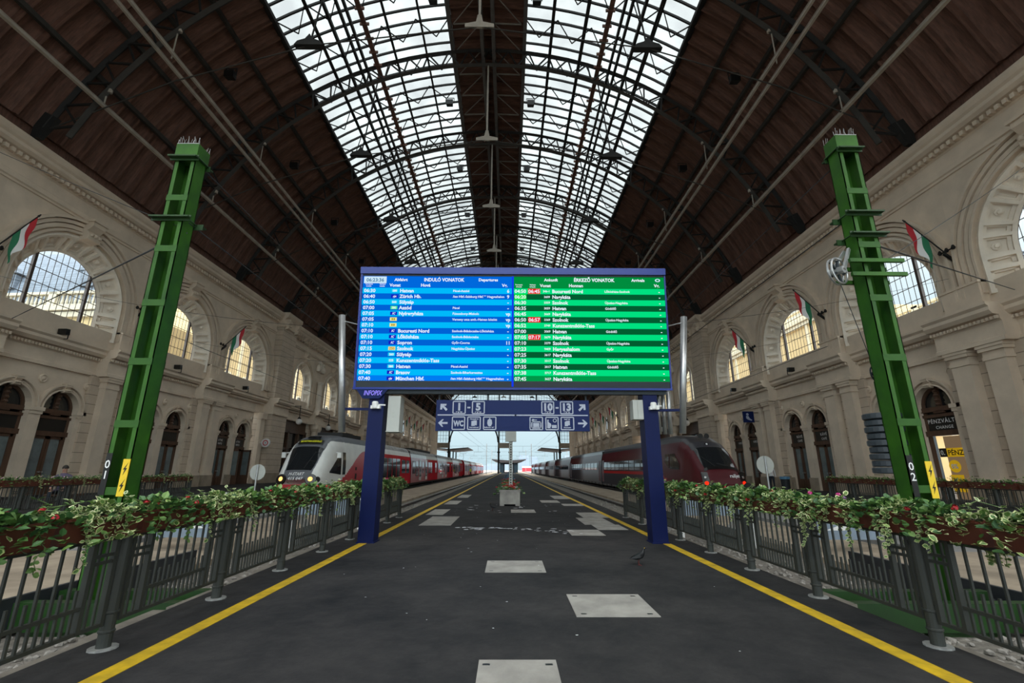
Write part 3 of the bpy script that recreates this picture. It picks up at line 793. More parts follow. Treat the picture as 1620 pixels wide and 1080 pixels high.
# arched trusses
TIE = [(-21.0,16.5),(-15.0,19.7),(-8.6,22.0),(0,23.3),(8.6,22.0),(15.0,19.7),(21.0,16.5)]
def truss(i, y):
    far = y > 66
    t = thing('roof_truss', 'dark iron arched roof truss spanning the hall, %s arch from the front' % ORD[i], 'roof truss', (HX, y, 16.4), 'arched roof trusses')
    n = 20 if far else 36
    W = wr(-asin(20.9/RR), asin(20.9/RR), n)
    def ap(a, lift): return (HX + (RR+lift)*sin(a), y, ZC + (RR+lift)*cos(a))
    b = MB(); b.tube([ap(a, -.38) for a in W], .15, 4); b.build('upper_chord', M['iron'], t)
    b = MB(); b.tube([ap(a, -1.7) for a in W], .16, 4); b.build('lower_chord', M['iron_grey'], t)
    b = MB()
    if not far or True:
        for k in range(n):
            m = (W[k]+W[k+1])/2
            b.bar(ap(W[k], -.38), ap(m, -1.7), .09); b.bar(ap(m, -1.7), ap(W[k+1], -.38), .09)
    b.build('web', M['iron'], t)
    b = MB(); P = [(HX+x, y, z) for x, z in TIE]
    for p, q in zip(P, P[1:]): b.tube([p, q], .035, 5)
    b.build('tie_rod', M['iron_grey'], t)
    for k in (2, 3, 4):
        x, z = TIE[k]
        if k == 3:
            b = MB(); b.tube([(HX, y, z+.1), (HX, y, ZC+RR-1.7)], .06, 6)
            b.prism([(HX-.75,y-.06,z-.05),(HX+.75,y-.06,z-.05),(HX+.75,y-.06,z+.16),(HX+.18,y-.06,z+.3),(HX+.1,y-.06,z+.75),(HX-.1,y-.06,z+.75),(HX-.18,y-.06,z+.3),(HX-.75,y-.06,z+.16)], (0,.12,0))
            b.build('hanger', M['iron_pale'], t)
        else:
            b = MB(); b.tube([(HX+x, y, z), ap(asin(x/RR), -1.7)], .05, 6)
            s = .72
            b.prism([(HX+x-s,y-.16,z-.1),(HX+x+s,y-.16,z-.1),(HX+x+s*.8,y-.16,z+.14),(HX+x+.2,y-.16,z+.28),(HX+x,y-.16,z+.6),(HX+x-.2,y-.16,z+.28),(HX+x-s*.8,y-.16,z+.14)], (0,.32,0))
            b.build('hanger', M['iron'], t)
    for x, zt in ((-18.1,18.25),(-15.4,21.1),(15.1,21.1),(17.9,18.25)):
        q = asin(x/(RR-1.7)); b = MB(); b.tube([(HX+x, y, zt), ap(q, -1.7)], .035, 5); b.lathe([(.1,0),(.1,.2)], ap(q, -1.85), 8); b.build('suspension_rod', M['iron_pale'], t)
    for s in (-1, 1):
        b = MB(); b.prism([(HX+s*21.0,y-.12,16.3),(HX+s*20.6,y-.12,16.3),(HX+s*20.0,y-.12,17.4),(HX+s*21.0,y-.12,17.9)], (0,.24,0)); b.build('shoe', M['iron'], t)
for i, y in enumerate(TR): truss(i, y)

# cable and lighting trunking hung lengthwise under the side slopes
for x, z, d, lab in ((-18.1,18.2,.16,'single pale lighting trunking hung lengthwise nearest the left wall'),(-15.7,21.05,.12,'outer of the two pale trunking beams under the left roof slope'),(-15.1,21.05,.12,'inner of the two pale trunking beams under the left roof slope'),
                (14.8,21.05,.12,'inner of the two pale trunking beams under the right roof slope'),(15.4,21.05,.12,'outer of the two pale trunking beams under the right roof slope'),(17.9,18.2,.16,'single pale lighting trunking hung lengthwise nearest the right wall')):
    b = MB(); b.box(HX+x-d/2, HX+x+d/2, -3, 148, z-.06, z+.06)
    b.box(HX+x-d/2-.03, HX+x+d/2+.03, -3, 148, z+.06, z+.08)
    tag(b.build('lighting_trunking', M['iron_pale']), lab, 'trunking', 'hung lighting trunking')
# small floodlights under the roof
def flood(loc, lab, g, sc=1.0, aim=0):
    t = thing('floodlight', lab, 'floodlight', loc, g); x, y, z = loc
    b = MB(); b.hexa([(x-.26*sc,y-.16*sc,z-.2*sc),(x+.26*sc,y-.16*sc,z-.2*sc),(x+.22*sc,y+.18*sc,z-.16*sc),(x-.22*sc,y+.18*sc,z-.16*sc),(x-.26*sc,y-.2*sc,z+.18*sc),(x+.26*sc,y-.2*sc,z+.18*sc),(x+.22*sc,y+.14*sc,z+.22*sc),(x-.22*sc,y+.14*sc,z+.22*sc)]); b.build('housing', M['blackpanel'], t)
    b = MB(); b.bar((x-.3*sc,y,z), (x-.3*sc,y,z+.45*sc*(1 if aim == 0 else -1)), .04*sc); b.bar((x+.3*sc,y,z), (x+.3*sc,y,z+.45*sc*(1 if aim == 0 else -1)), .04*sc); b.bar((x-.3*sc,y,z+.45*sc*(1 if aim == 0 else -1)), (x+.3*sc,y,z+.45*sc*(1 if aim == 0 else -1)), .04*sc); b.build('bracket', M['iron'], t)
for i in range(6):
    for s in (-1, 1):
        x, y, z = rp(s*3.5, 22.3+8.5*i, -1.5); flood((x, y, z), 'small black floodlight beside the ridge under the %s skylight, %s from the front' % ('left' if s < 0 else 'right', ORD[i]), 'ridge floodlights', 1.1)
        if i < 4:
            x, y, z = rp(s*16.0, 22.3+8.5*i, -1.4); flood((x, y, z), 'small black floodlight under the brown %s roof slope, %s from the front' % ('left' if s < 0 else 'right', ORD[i]), 'side roof floodlights', 1.1)

# ------------------------------------------------------------------ glazed end screen
sc = bpy.data.objects.new('wall_end', None); COL.objects.link(sc); sc.location = (HX, YEND, 0); sc['kind'] = 'structure'
PX = [-18.9, -3.1, .45, 16.3]
b = MB()
for x in PX: b.box(x-.28, x+.28, YEND-.3, YEND+.3, -.7, 9.7); b.box(x-.45, x+.45, YEND-.45, YEND+.45, 6.2, 6.6)
for x in PX: b.box(x-.2, x+.2, YEND-.2, YEND+.2, 9.7, rp(x-HX, 0)[2])
bx_ = MB()
for x0, x1 in ((-22.7,-18.9),(-3.1,.45),(16.3,19.5)): bx_.box(x0, x1, YEND-.4, YEND+.4, 7.7, 9.3)
bx_.build('gallery_beam', M['iron_pale'], sc, **STR)
ARCH = ((-11.0, 7.65), (8.37, 7.65))
for c, R in ARCH:
    b.tube([(c - R*cos(pi*i/24), YEND, 9.5 + R*sin(pi*i/24)) for i in range(25)], .22, 6)
b.box(-22.5, 19.3, YEND-.12, YEND+.12, 18.0, 18.3)
b.build('iron_frame', M['iron'], sc, **STR)
b = MB(); g = MB()
def ztop(x): return rp(x-HX, 0)[2] - .1
def zbot(x):
    for c, R in ARCH:
        if abs(x-c) < R: return 9.5 + sqrt(R*R-(x-c)**2)
    return 9.5
x = -22.6
while x < 19.4:
    b.box(x-.035, x+.035, YEND-.05, YEND+.05, zbot(x), max(zbot(x), ztop(x)))
    x2 = min(x+.9, 19.45)
    if ztop(x) > zbot(x) + .1 and ztop(x2) > zbot(x2): g.poly([(x,YEND,zbot(x)),(x2,YEND,zbot(x2)),(x2,YEND,ztop(x2)),(x,YEND,ztop(x))])
    x += .9
z = 10.5
while z < 31:
    xs = -22.6
    while xs < 19.3:
        m = xs+.45
        if zbot(m) < z < ztop(m): b.box(xs, xs+.9, YEND-.04, YEND+.04, z-.035, z+.035)
        xs += .9
    z += 1.1
b.build('mullion', M['iron'], sc, **STR); g.build('glazing', M['winglass'], sc, **STR)
# ------------------------------------------------------------------ outside
def box_thing(name, lab, cat, parts, loc, group=None):
    t = thing(name, lab, cat, loc, group)
    for pn, m, fn in parts:
        b = MB(); fn(b); b.build(pn, m, t)
    return t
def facade(side, X, y0, y1, ztop, lab, roof=None):
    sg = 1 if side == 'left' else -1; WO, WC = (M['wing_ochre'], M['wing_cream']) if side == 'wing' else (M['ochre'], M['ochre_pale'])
    f = (lambda s, d, z: (s, X - d - (s-y0)*.10, z)) if side == 'wing' else (lambda s, d, z: (X + sg*d, s, z))
    t = thing('yellow_building', lab, 'building', f((y0+y1)/2, -7, -.7))
    b = MB(f); b.box(y0, y1, -14, 0, -.7, ztop); b.build('wall', WO, t)
    b = MB(f)
    for z in (5.5, 11.5, ztop-1.0): b.box(y0, y1, 0, .35, z, z+.5)
    b.box(y0, y1, 0, .6, ztop-.4, ztop)
    y = y0+2
    while y < y1-2:
        b.box(y-1.7, y-1.2, 0, .25, 0, ztop-1); 
        for z in (6.6, 12.6):
            if z+4 < ztop: ring(b, y+1, 1.15, .2, 1.5, .2, z+2.2, z, 0, 10); ring(b, y+1, 1.5, .2, 1.5, 0, z+2.2, z, 0, 10)
        y += 5.2
    b.build('moulding', WC, t)
    b = MB(f); y = y0+2
    while y < y1-2:
        for z in (6.6, 12.6):
            if z+4 < ztop: b.poly([(a, .03, q) for a, q in arch_pts(y+1, 1.15, z+2.2, z, 10)])
        y += 5.2
    b.build('window', M['doorglass'], t)
    b = MB(f); b.box(y0, y1, -.1, .35, ztop, ztop+.25); b.box(y0, y1, -.1, .4, ztop+1.25, ztop+1.5); y = y0
    while y < y1:
        if int((y-y0)/.45) % 12 == 0: b.box(y-.4, y+.4, -.1, .4, ztop, ztop+1.5)
        else: b.lathe([(.09,0),(.14,.3),(.08,.7),(.12,1.05)], (y, .12, ztop+.22), 6, (0,0,1))
        y += .45
    b.build('balustrade', WC, t)
    if roof:
        b = MB(f); n = 8
        rows = []
        for yy in (y0+1, y1-1): rows.append([(yy, -1.0-5*(1-cos(pi/2*i/n)), ztop + roof*sin(pi/2*i/n)) for i in range(n+1)])
        b.grid(rows); rf = b.build('slate_roof', M['slate'], t)
        b = MB(f)
        for yy in ((y0+y1)/2 + k*9 for k in (-1, 0, 1)):
            b.box(yy-1.0, yy+1.0, -5, -1.0, ztop+2.6, ztop+4.2); b.lathe([(.75,0),(.75,.25),(.5,.3)], (yy, -1.05, ztop+3.6), 14, (0,1,0))
            b.prism([(yy-1.3,-.8,ztop+4.2),(yy+1.3,-.8,ztop+4.2),(yy,-.8,ztop+5.1)], (0,-4,0))
        b.build('dormer', M['slate'], rf)
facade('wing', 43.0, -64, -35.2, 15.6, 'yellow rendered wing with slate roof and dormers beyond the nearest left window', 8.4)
facade('left', -45.0, 64.5, 190, 26, 'taller yellow rendered wing seen through the farther left windows')
facade('right', 42.0, 56, 190, 22.0, 'yellow rendered building with arched windows outside the right wall')
facade('right', 47.0, 12, 55, 18.0, 'lower building with slate roof outside the nearest right windows', 3.0)
# platform canopies and shelters beyond the hall
def canopy(x, y0, y1, w, z, lab, wing=1.0):
    t = thing('platform_canopy', lab, 'canopy', (x, (y0+y1)/2, 0), 'canopies beyond the hall')
    b = MB(); b.prism([(x-w,y0,z+wing),(x,y0,z),(x+w,y0,z+wing),(x+w,y0,z+wing+.25),(x,y0,z+.35),(x-w,y0,z+wing+.25)], (0,y1-y0,0)); b.build('roof', M['canopy'], t)
    y = y0+3
    while y < y1:
        b = MB(); b.box(x-.2, x+.2, y-.2, y+.2, -.1, z+.1); b.build('post', M['bluepole'], t); y += 9
def vstand(x, y0, y1, w, z, lab):
    t = thing('platform_shelter', lab, 'shelter', (x, (y0+y1)/2, 0))
    b = MB(); b.prism([(x-w,y0,z+.9),(x-w*.45,y0,z-.1),(x+w*.45,y0,z-.1),(x+w,y0,z+.9),(x+w,y0,z+1.15),(x,y0,z+.75),(x-w,y0,z+1.15)], (0,y1-y0,0)); b.build('roof', M['canopy'], t)
    b = MB()
    for s in (-1, 1): b.box(x+s*w*.42-.7, x+s*w*.42+.7, y0+.5, y1, 0, z+.2)
    b.build('wall', M['bluepole'], t)
vstand(.15, 172, 230, 10.0/2.0+1.2, 3.6, 'winged canopy shelter on the centre platform beyond the hall')
canopy(-19.2, 153, 175, 6.2, 7.2, 'raised platform canopy beyond the hall on the left', .6)
canopy(16.8, 153, 175, 6.2, 7.2, 'raised platform canopy beyond the hall on the right', .6)
t = thing('platform_building', 'low building with blue walls and dark roof past the red train', 'building', (-24, 265, -.7))
b = MB(); b.box(-27, -20, 225, 310, -.7, 3.4); b.build('wall', M['bluewall'], t)
b = MB(); b.prism([(-29,223,3.4),(-18,223,3.4),(-20,223,4.6),(-27,223,4.6)], (0,90,0)); b.build('roof', M['canopy'], t)
rng = random.Random(4)
for i in range(14):
    x = -160 + i*26 + rng.uniform(-8,8); h = rng.choice((12,15,18,24,36)); y = rng.uniform(720, 850); w = rng.uniform(12, 26)
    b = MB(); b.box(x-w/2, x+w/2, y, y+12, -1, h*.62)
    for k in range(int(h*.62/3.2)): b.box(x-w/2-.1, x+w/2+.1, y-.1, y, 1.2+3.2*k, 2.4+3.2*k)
    tag(b.build('distant_building', M['haze']), 'haze-tinted distant tower block on the skyline, %s from the left' % ORD[i], 'building', 'skyline blocks')
def gantry(y, i):
    t = thing('catenary_gantry', 'overhead line gantry across the tracks outside, %s beyond the hall' % ORD[i], 'gantry', (0, y, -.7), 'overhead line gantries')
    for x in (-31, -8.2, 8.6, 29):
        b = MB(); b.bar((x, y, -.7), (x, y, 10.5), .2); b.build('mast', M['concrete'], t)
    b = MB(); b.bar((-31,y,9.6), (29,y,9.6), .06, .06)
    for x in (-24,-17,-11.4,-4.8,5.4,11.5,18): b.bar((x,y,9.6), (x,y,7.4), .05); b.bar((x-1.6,y,7.4), (x+1.6,y,7.4), .06)
    b.build('crossbeam', M['iron_grey'], t)
for i, y in enumerate((178, 235, 300, 380)): gantry(y, i)
t = thing('parked_train', 'distant red and white train standing in the yard right of the centre platform', 'train', (22, 420, -.5))
b = MB(); b.box(12, 70, 420, 424, -.72, 2.4); b.build('body', M['tred'], t)
b = MB(); b.box(12, 70, 419.9, 424.1, 2.4, 3.6); b.build('roof', M['twhite'], t)
# ------------------------------------------------------------------ departure / arrival board
TB = .08; BO = Vector((0, 9.0, 2.82)); BN = Vector((0, -cos(TB), -sin(TB))); BU = Vector((0, -sin(TB), cos(TB)))
def bp(x, h, o=0.0): return BO + Vector((x,0,0)) + BU*h + BN*o
def bbox(b, x0, x1, h0, h1, o0, o1, mi=0):
    b.hexa([bp(x0,h0,o0), bp(x1,h0,o0), bp(x1,h0,o1), bp(x0,h0,o1), bp(x0,h1,o0), bp(x1,h1,o0), bp(x1,h1,o1), bp(x0,h1,o1)], mi)
def brect(b, x0, x1, h0, h1, o, mi=0): b.poly([bp(x0,h0,o), bp(x1,h0,o), bp(x1,h1,o), bp(x0,h1,o)], mi)
brd = thing('information_board', 'large lit blue and green train times board on two navy posts', 'information board', (.08, 9.1, 0))
for x0, x1 in ((-2.73, -2.44), (2.64, 2.92)):
    b = MB(); b.box(x0, x1, 9.03, 9.37, 0, 3.0); b.box(x0-.02, x1+.02, 9.01, 9.39, 0, .02); b.build('post', M['navy'], brd)
b = MB(); bbox(b, -3.03, 3.20, 0.0, 2.49, -.30, -.03); bbox(b, -3.05, 3.22, 2.35, 2.49, -.30, .05); bbox(b, -3.05, 3.22, -.02, .02, -.30, .05)
bbox(b, -3.05, -3.005, .02, 2.35, -.1, .02); bbox(b, 3.19, 3.22, .02, 2.35, -.1, .02)
b.build('cabinet', M['framegloss'], brd)
b = MB(); bbox(b, -3.0, 3.18, .02, .15, -.05, .02); bbox(b, -3.0, 3.18, 2.31, 2.35, -.05, .02); b.build('bezel', M['bezel'], brd)
b = MB(); bbox(b, -2.9, 3.1, -.10, -.02, -.28, .0); b.build('bottom_trough', M['bezel'], brd)
X0, XM, X1 = -3.0, .075, 3.19
RP = .1200; R1 = 2.0; TOPH = 2.31; HB = R1 + RP/2
C = {'lb': S(0,186,250), 'db': S(0,98,212), 'hb': S(0,104,220), 'bb': S(0,124,240), 'lg': S(0,224,128), 'dg': S(2,92,48), 'hg': S(0,140,62), 'bg': S(0,150,72), 'red': S(236,16,40), 'nowg': S(10,226,60),
     'wh': S(236,246,255), 'clk': S(205,232,248), 'clkt': S(40,110,150), 'cy': S(20,205,245), 'gr': S(60,225,150), 'ic': S(20,30,190), 'ye': S(238,232,150), 'or': S(244,214,140), 'gold': S(170,150,40), 'div': S(20,60,235)}
keys = list(C); CM = [C[k] for k in keys]; ix = {k: i for i, k in enumerate(keys)}
dep = [('06:30','S80','cy','Hatvan','Pécel-Aszód','6'),('06:40','rjx','ic','Zürich Hb.','/ien Hbf.-Salzburg Hbf.** Hegyeshalon','9'),('06:50','S60','cy','Sülysáp','','-'),('07:00','S80','gr','Aszód','Pécel','-'),
 ('07:05','IC','ic','Nyíregyháza','Füzesabony-Miskolc','vp'),('07:05','','ye','','Verseny utca amh.-Hatvan között','vp'),('07:10','','ye','','','vp'),('07:10','IC','ic','Bucuresti Nord','Szolnok-Békéscsaba-Lőkösháza','-'),
 ('07:10','IC','ic','Lőkösháza','Szolnok-Békéscsaba','-'),('07:10','IC','ic','Sopron','Győr-Csorna','11'),('07:15','Z50','or','Szolnok','Nagykáta-Újszász','-'),('07:20','S60','cy','Sülysáp','','-'),('07:20','S25','cy','Kunszentmiklós-Tass','','-'),
 ('07:30','S80','cy','Hatvan','Pécel-Aszód','-'),('07:40','IC','ic','Brasov','Szolnok-Biharkeresztes','-'),('07:40','rjx','ic','München Hbf.','/ien Hbf.-Salzburg Hbf.** Hegyeshalon','-')]
arr = [('04:50','06:45','346-1','Bucuresti Nord','Lőkösháza-Szolnok'),('06:20','','3609','Nagykáta',''),('06:30','','3359','Szolnok','Újszász-Nagykáta'),('06:35','','3059','Hatvan','Gödöllő'),('06:45','','3669','Nagykáta',''),
 ('06:50','06:57','3369','Szolnok','Újszász-Nagykáta'),('06:52','','3749','Kunszentmiklós-Tass',''),('07:00','','3069','Hatvan','Gödöllő'),('07:05','07:17','3679','Nagykáta',''),('07:10','','3379','Szolnok','Újszász-Nagykáta'),
 ('07:23','','9409','Hegyeshalom','Győr'),('07:25','','3617','Nagykáta',''),('07:30','','3317','Szolnok','Újszász-Nagykáta'),('07:35','','3017','Hatvan','Gödöllő'),('07:38','','3717','Kunszentmiklós-Tass',''),('07:45','','3627','Nagykáta','')]
def T(b, s, x, h, cap, al='LEFT', col='wh', bold=.02, o=.006, **k):
    text_into(b, s, cap/.72, lambda u, v: bp(x+u, h-cap/2+v, o), align=al, bold=bold, mi=ix[col], **k)
# departures
b = MB(); brect(b, X0, XM-.02, HB, TOPH, 0, ix['hb'])
for i in range(16):
    h = R1 - RP*i
    brect(b, X0, XM-.02, h-RP/2, h+RP/2, 0, ix['bb'] if i == 15 else ix['lb'] if i % 2 == 0 else ix['db'])
brect(b, XM-.02, XM+.02, .04, TOPH, .025, ix['div'])
scr = b.build('departures_screen', CM, brd)
b = MB()
brect(b, X0+.02, -2.52, 2.155, 2.30, .003, ix['clk']); T(b, '06:23:36', -2.75, 2.227, .075, 'CENTER', 'clkt', fit=.36)
T(b, 'Abfahrt', -2.354, 2.235, .062, bold=.03); T(b, 'INDULÓ VONATOK', -1.75, 2.237, .075, bold=.03, fit=.825); T(b, 'Departures', -.63, 2.24, .062, bold=.03)
T(b, 'Tervezett', -2.95, 2.15-.012, .028); T(b, 'indulás', -2.93, 2.095, .028); T(b, 'Várható', -2.66, 2.15-.012, .028); T(b, 'indulás', -2.655, 2.095, .028)
T(b, 'Vonat', -2.45, 2.118, .066, bold=.03); T(b, 'Hová', -1.813, 2.12, .066, bold=.03); T(b, 'Vg.', -.09, 2.122, .066, 'CENTER', bold=.03)
for i, (tm, bd, bc, ds, via, pl) in enumerate(dep):
    h = R1 - RP*i; b.build('lettering', CM, scr); b = MB()
    T(b, tm, -2.968, h, .074, fit=.232, bold=.022)
    brect(b, -2.41, -2.27, h-.036, h+.036, .003, ix[bc])
    if bd: T(b, bd, -2.34, h, .045, 'CENTER', 'gold' if bc == 'or' else 'wh', bold=.03, o=.005, shear=.3 if bc == 'ic' else 0)
    elif bc == 'ye':
        brect(b, -2.375, -2.345, h-.02, h+.02, .005, ix['gold']); brect(b, -2.335, -2.305, h-.02, h+.02, .005, ix['gold'])
    if ds: T(b, ds, -2.235, h, .072, bold=.03)
    if via: T(b, via, -1.148, h, .048, bold=.02, **({'fit': 1.05} if len(via) > 34 else {}))
    T(b, pl, -.02, h, .07, 'CENTER', bold=.03)
b.build('lettering', CM, scr)
# arrivals
b = MB(); brect(b, XM+.02, X1, HB, TOPH, 0, ix['hg'])
for i in range(16):
    h = R1 - RP*i
    brect(b, XM+.02, X1, h-RP/2, h+RP/2, 0, ix['bg'] if i == 15 else ix['lg'] if i % 2 == 0 else ix['dg'])
scr = b.build('arrivals_screen', CM, brd)
b = MB()
T(b, 'Ankunft', .72, 2.245, .062, bold=.03); T(b, 'ÉRKEZŐ VONATOK', 1.33, 2.245, .075, bold=.03, fit=.838); T(b, 'Arrivals', 2.52, 2.245, .062, bold=.03)
b.poly([bp(3.06 + .055*cos(2*pi*k/14), 2.245 + .035*sin(2*pi*k/14), .004) for k in range(14)], ix['clk'])
b.poly([bp(3.06 + .03*cos(2*pi*k/10), 2.245 + .018*sin(2*pi*k/10), .006) for k in range(10)], ix['hg'])
T(b, 'Tervezett', .12, 2.138, .028); T(b, 'érkezés', .14, 2.095, .028); T(b, 'Várható', .42, 2.138, .028); T(b, 'érkezés', .42, 2.095, .028)
T(b, 'Vonat', .632, 2.122, .066, bold=.03); T(b, 'Honnan', 1.225, 2.125, .066, bold=.03); T(b, 'Vg.', 2.98, 2.13, .066, bold=.03)
for i, (tm, dl, no, ds, via) in enumerate(arr):
    h = R1 - RP*i; b.build('lettering', CM, scr); b = MB()
    if i == 1: brect(b, XM+.03, .355, h-RP/2, h+RP/2, .003, ix['nowg'])
    T(b, tm, .112, h, .074, fit=.232, bold=.022)
    if dl: brect(b, .385, .636, h-RP/2+.004, h+RP/2-.004, .003, ix['red']); T(b, dl, .51, h, .074, 'CENTER', fit=.232, bold=.022)
    T(b, no, .835, h, .045, 'RIGHT', bold=.02); T(b, ds, .88, h, .072, bold=.03)
    if via: T(b, via, 1.955, h, .048, bold=.02)
    T(b, '-', 3.08, h, .07, 'CENTER', bold=.03)
b.build('lettering', CM, scr)
# maker's plate under the left end
b = MB(); b.prism([bp(-2.98,-.02,.04), bp(-2.36,-.02,.04), bp(-2.52,-.20,.04), bp(-2.85,-.20,.04)], BN*-.12); pl = b.build('name_plate', M['navy2'], brd)
b = MB(); text_into(b, 'INFOPIX', .13, lambda u, v: bp(-2.66+u, -.135+v, .045), align='CENTER', bold=.02, shear=.25, fit=.36); b.build('lettering', S(150,140,255), pl)
b = MB(); b.box(-2.36, -2.12, 9.05, 9.38, 1.99, 2.68); b.box(-2.37, -2.11, 9.04, 9.39, 1.985, 2.0)
for z in (2.28, 2.36): b.lathe([(.012,0),(.012,.01)], (-2.25, 9.05, z), 8, (0,-1,0))
b.build('control_cabinet', M['greybox'], brd)
b = MB(); b.box(2.44, 2.64, 9.05, 9.3, 2.24, 2.62); b.box(2.53, 2.535, 9.04, 9.06, 2.24, 2.62); b.build('control_cabinet', M['greybox'], brd)
for x, s in ((-2.55, 1), (2.86, 1)):
    b = MB(); b.lathe([(.05,0),(.06,.02),(.06,.12),(.045,.14)], (x-.04, 8.97, 2.42), 12, (0,0,1)); b.box(x-.12, x+.06, 8.94, 9.03, 2.42, 2.48); b.bar((x, 9.0, 2.5), (x+.14, 9.05, 2.5), .025); b.build('camera', M['white'], brd)
for s, xt, xb in ((-1, -3.46, -3.23), (1, 3.64, 3.39)):
    b = MB(); b.tube([(xt, 9.1, 4.36), (xb, 9.1, 1.98)], .066, 14); tb = b.build('hanging_tube', M['alu'], brd, True)
    b = MB(); xp = -2.73 if s < 0 else 2.92
    zb = 2.43; xz = xb + (xt-xb)*(zb-1.98)/2.38
    b.bar((xp, 9.15, zb), (xz, 9.12, zb), .05); b.build('side_arm', M['navy'], brd)
    b = MB(); b.tube([(xt-(xt-xb)*.05, 9.1, 4.25), (-3.0 if s < 0 else 3.18, 8.95, 4.1)], .012, 6); b.build('stay', M['alu'], brd)
for x in (3.02, 3.13, 3.24):
    b = MB(); b.tube([(x+.02, 9.35, 3.0), (x, 9.35, 1.98)], .045, 12); b.build('cable_tube', M['alu'], brd, True)

# ------------------------------------------------------------------ direction sign under the board
sgn = thing('direction_sign', 'navy blue direction sign with platform numbers hanging under the train times board', 'sign', (.08, 9.1, 2.01))
b = MB(); b.box(-1.42, 1.58, 9.08, 9.16, 2.01, 2.61); b.build('panel', M['navy2'], sgn)
for x in (-1.37, -.41, .55, 1.53):
    b = MB(); b.box(x-.015, x+.015, 9.10, 9.13, 2.61, 2.85); b.build('hanger', M['bezel'], sgn)
SY = 9.075
def sp(px, py): return (-1.42 + (px-690)/(932-690)*3.0, SY, 2.01 + (681.5-py)/48.5*.6)
def zl(x, y): return sp(685 + x/12.46, 625 + y/12.46)
def zr(x, y): return sp(815 + x/12.46, 625 + y/12.46)
b = MB()
def pol(f, pts): b.poly([f(*p) for p in pts])
def sq(f, x0, y0, x1, y1, w=20):
    c = 16
    o = [(x0+c,y0),(x1-c,y0),(x1,y0+c),(x1,y1-c),(x1-c,y1),(x0+c,y1),(x0,y1-c),(x0,y0+c)]
    n = [(x0+c,y0+w),(x1-c,y0+w),(x1-w,y0+c),(x1-w,y1-c),(x1-c,y1-w),(x0+c,y1-w),(x0+w,y1-c),(x0+w,y0+c)]
    for i in range(8):
        j = (i+1) % 8; pol(f, [o[i], o[j], n[j], n[i]])
def rect(f, x0, y0, x1, y1): pol(f, [(x0,y0),(x1,y0),(x1,y1),(x0,y1)])
def tx(f, s, x, y, cap, al='CENTER', bold=.05, fit=None):
    p = Vector(f(x, y)); k = abs(f(x+1,y)[0]-f(x,y)[0])
    text_into(b, s, cap*k/.72, lambda u, v: (p.x+u, SY, p.z+v), align=al, bold=bold, fit=fit*k if fit else None)
for f, sqs in ((zl, [(385,120,645,375),(765,120,1020,375),(380,425,640,685),(680,425,945,685),(990,425,1250,685)]), (zr, [(515,120,770,375),(885,120,1145,375),(280,425,545,685),(590,425,850,685),(890,425,1155,685)])):
    for q in sqs: sq(f, *q)
rect(zl, 95, 385, 1640, 408); rect(zr, -10, 385, 1430, 408)
tx(zl,'1',515,300,140); tx(zl,'5',890,300,140); tx(zl,'vágány',515,345,26,fit=130); tx(zl,'vágány',890,345,26,fit=130); rect(zl,675,235,735,265)
tx(zr,'10',640,300,140); tx(zr,'13',1010,300,140); tx(zr,'vágány',645,340,26,fit=130); tx(zr,'vágány',1018,340,26,fit=130); rect(zr,797,235,855,265)
tx(zl,'WC',512,610,105,fit=200)
pol(zl, [(145,178),(265,178),(255,215),(215,215),(285,285),(258,318),(185,245),(180,290),(140,290)])
pol(zr, [(1385,178),(1265,178),(1275,215),(1318,215),(1245,285),(1272,318),(1345,245),(1350,290),(1390,290)])
pol(zl, [(112,550),(190,480),(222,480),(180,535),(298,535),(298,570),(180,570),(215,625),(190,630)])
pol(zr, [(1418,550),(1340,480),(1308,480),(1350,535),(1230,535),(1230,570),(1350,570),(1315,625),(1340,630)])
tx(zl,'Nemzetközi',815,484,24,fit=160); tx(zl,'International',815,645,24,fit=180); pol(zl,[(762,510),(800,510),(800,500),(868,500),(868,595),(830,595),(830,608),(762,608)])
pol(zl,[(1120,445),(1135,475),(1160,490),(1168,560),(1150,605),(1120,618),(1090,605),(1072,560),(1080,490),(1105,475)]); tx(zl,'Információ',1117,645,24,fit=200)
pol(zr,[(320,500),(335,470),(360,470),(375,482),(425,482),(425,498),(375,498),(360,510),(340,512)])
for q in ((315,515,335,655),(490,515,510,655),(315,515,510,535),(315,635,510,655),(350,548,472,628)): rect(zr,*q)
pol(zr,[(628,485),(650,478),(658,500),(648,515),(665,540),(700,560),(705,600),(685,640),(700,650),(640,650),(625,640)]); rect(zr,715,585,810,645)
for k in range(14):
    a0, a1 = 2*pi*k/14, 2*pi*(k+1)/14
    pol(zr,[(775+38*cos(a0),498+38*sin(a0)),(775+38*cos(a1),498+38*sin(a1)),(775+26*cos(a1),498+26*sin(a1)),(775+26*cos(a0),498+26*sin(a0))])
tx(zr,'Belföldi',1018,484,24,fit=110); tx(zr,'Domestic',1020,645,24,fit=140); pol(zr,[(970,525),(1005,505),(1070,500),(1070,590),(1040,590),(1030,608),(970,608)])
b.build('lettering', M['signtext'], sgn)

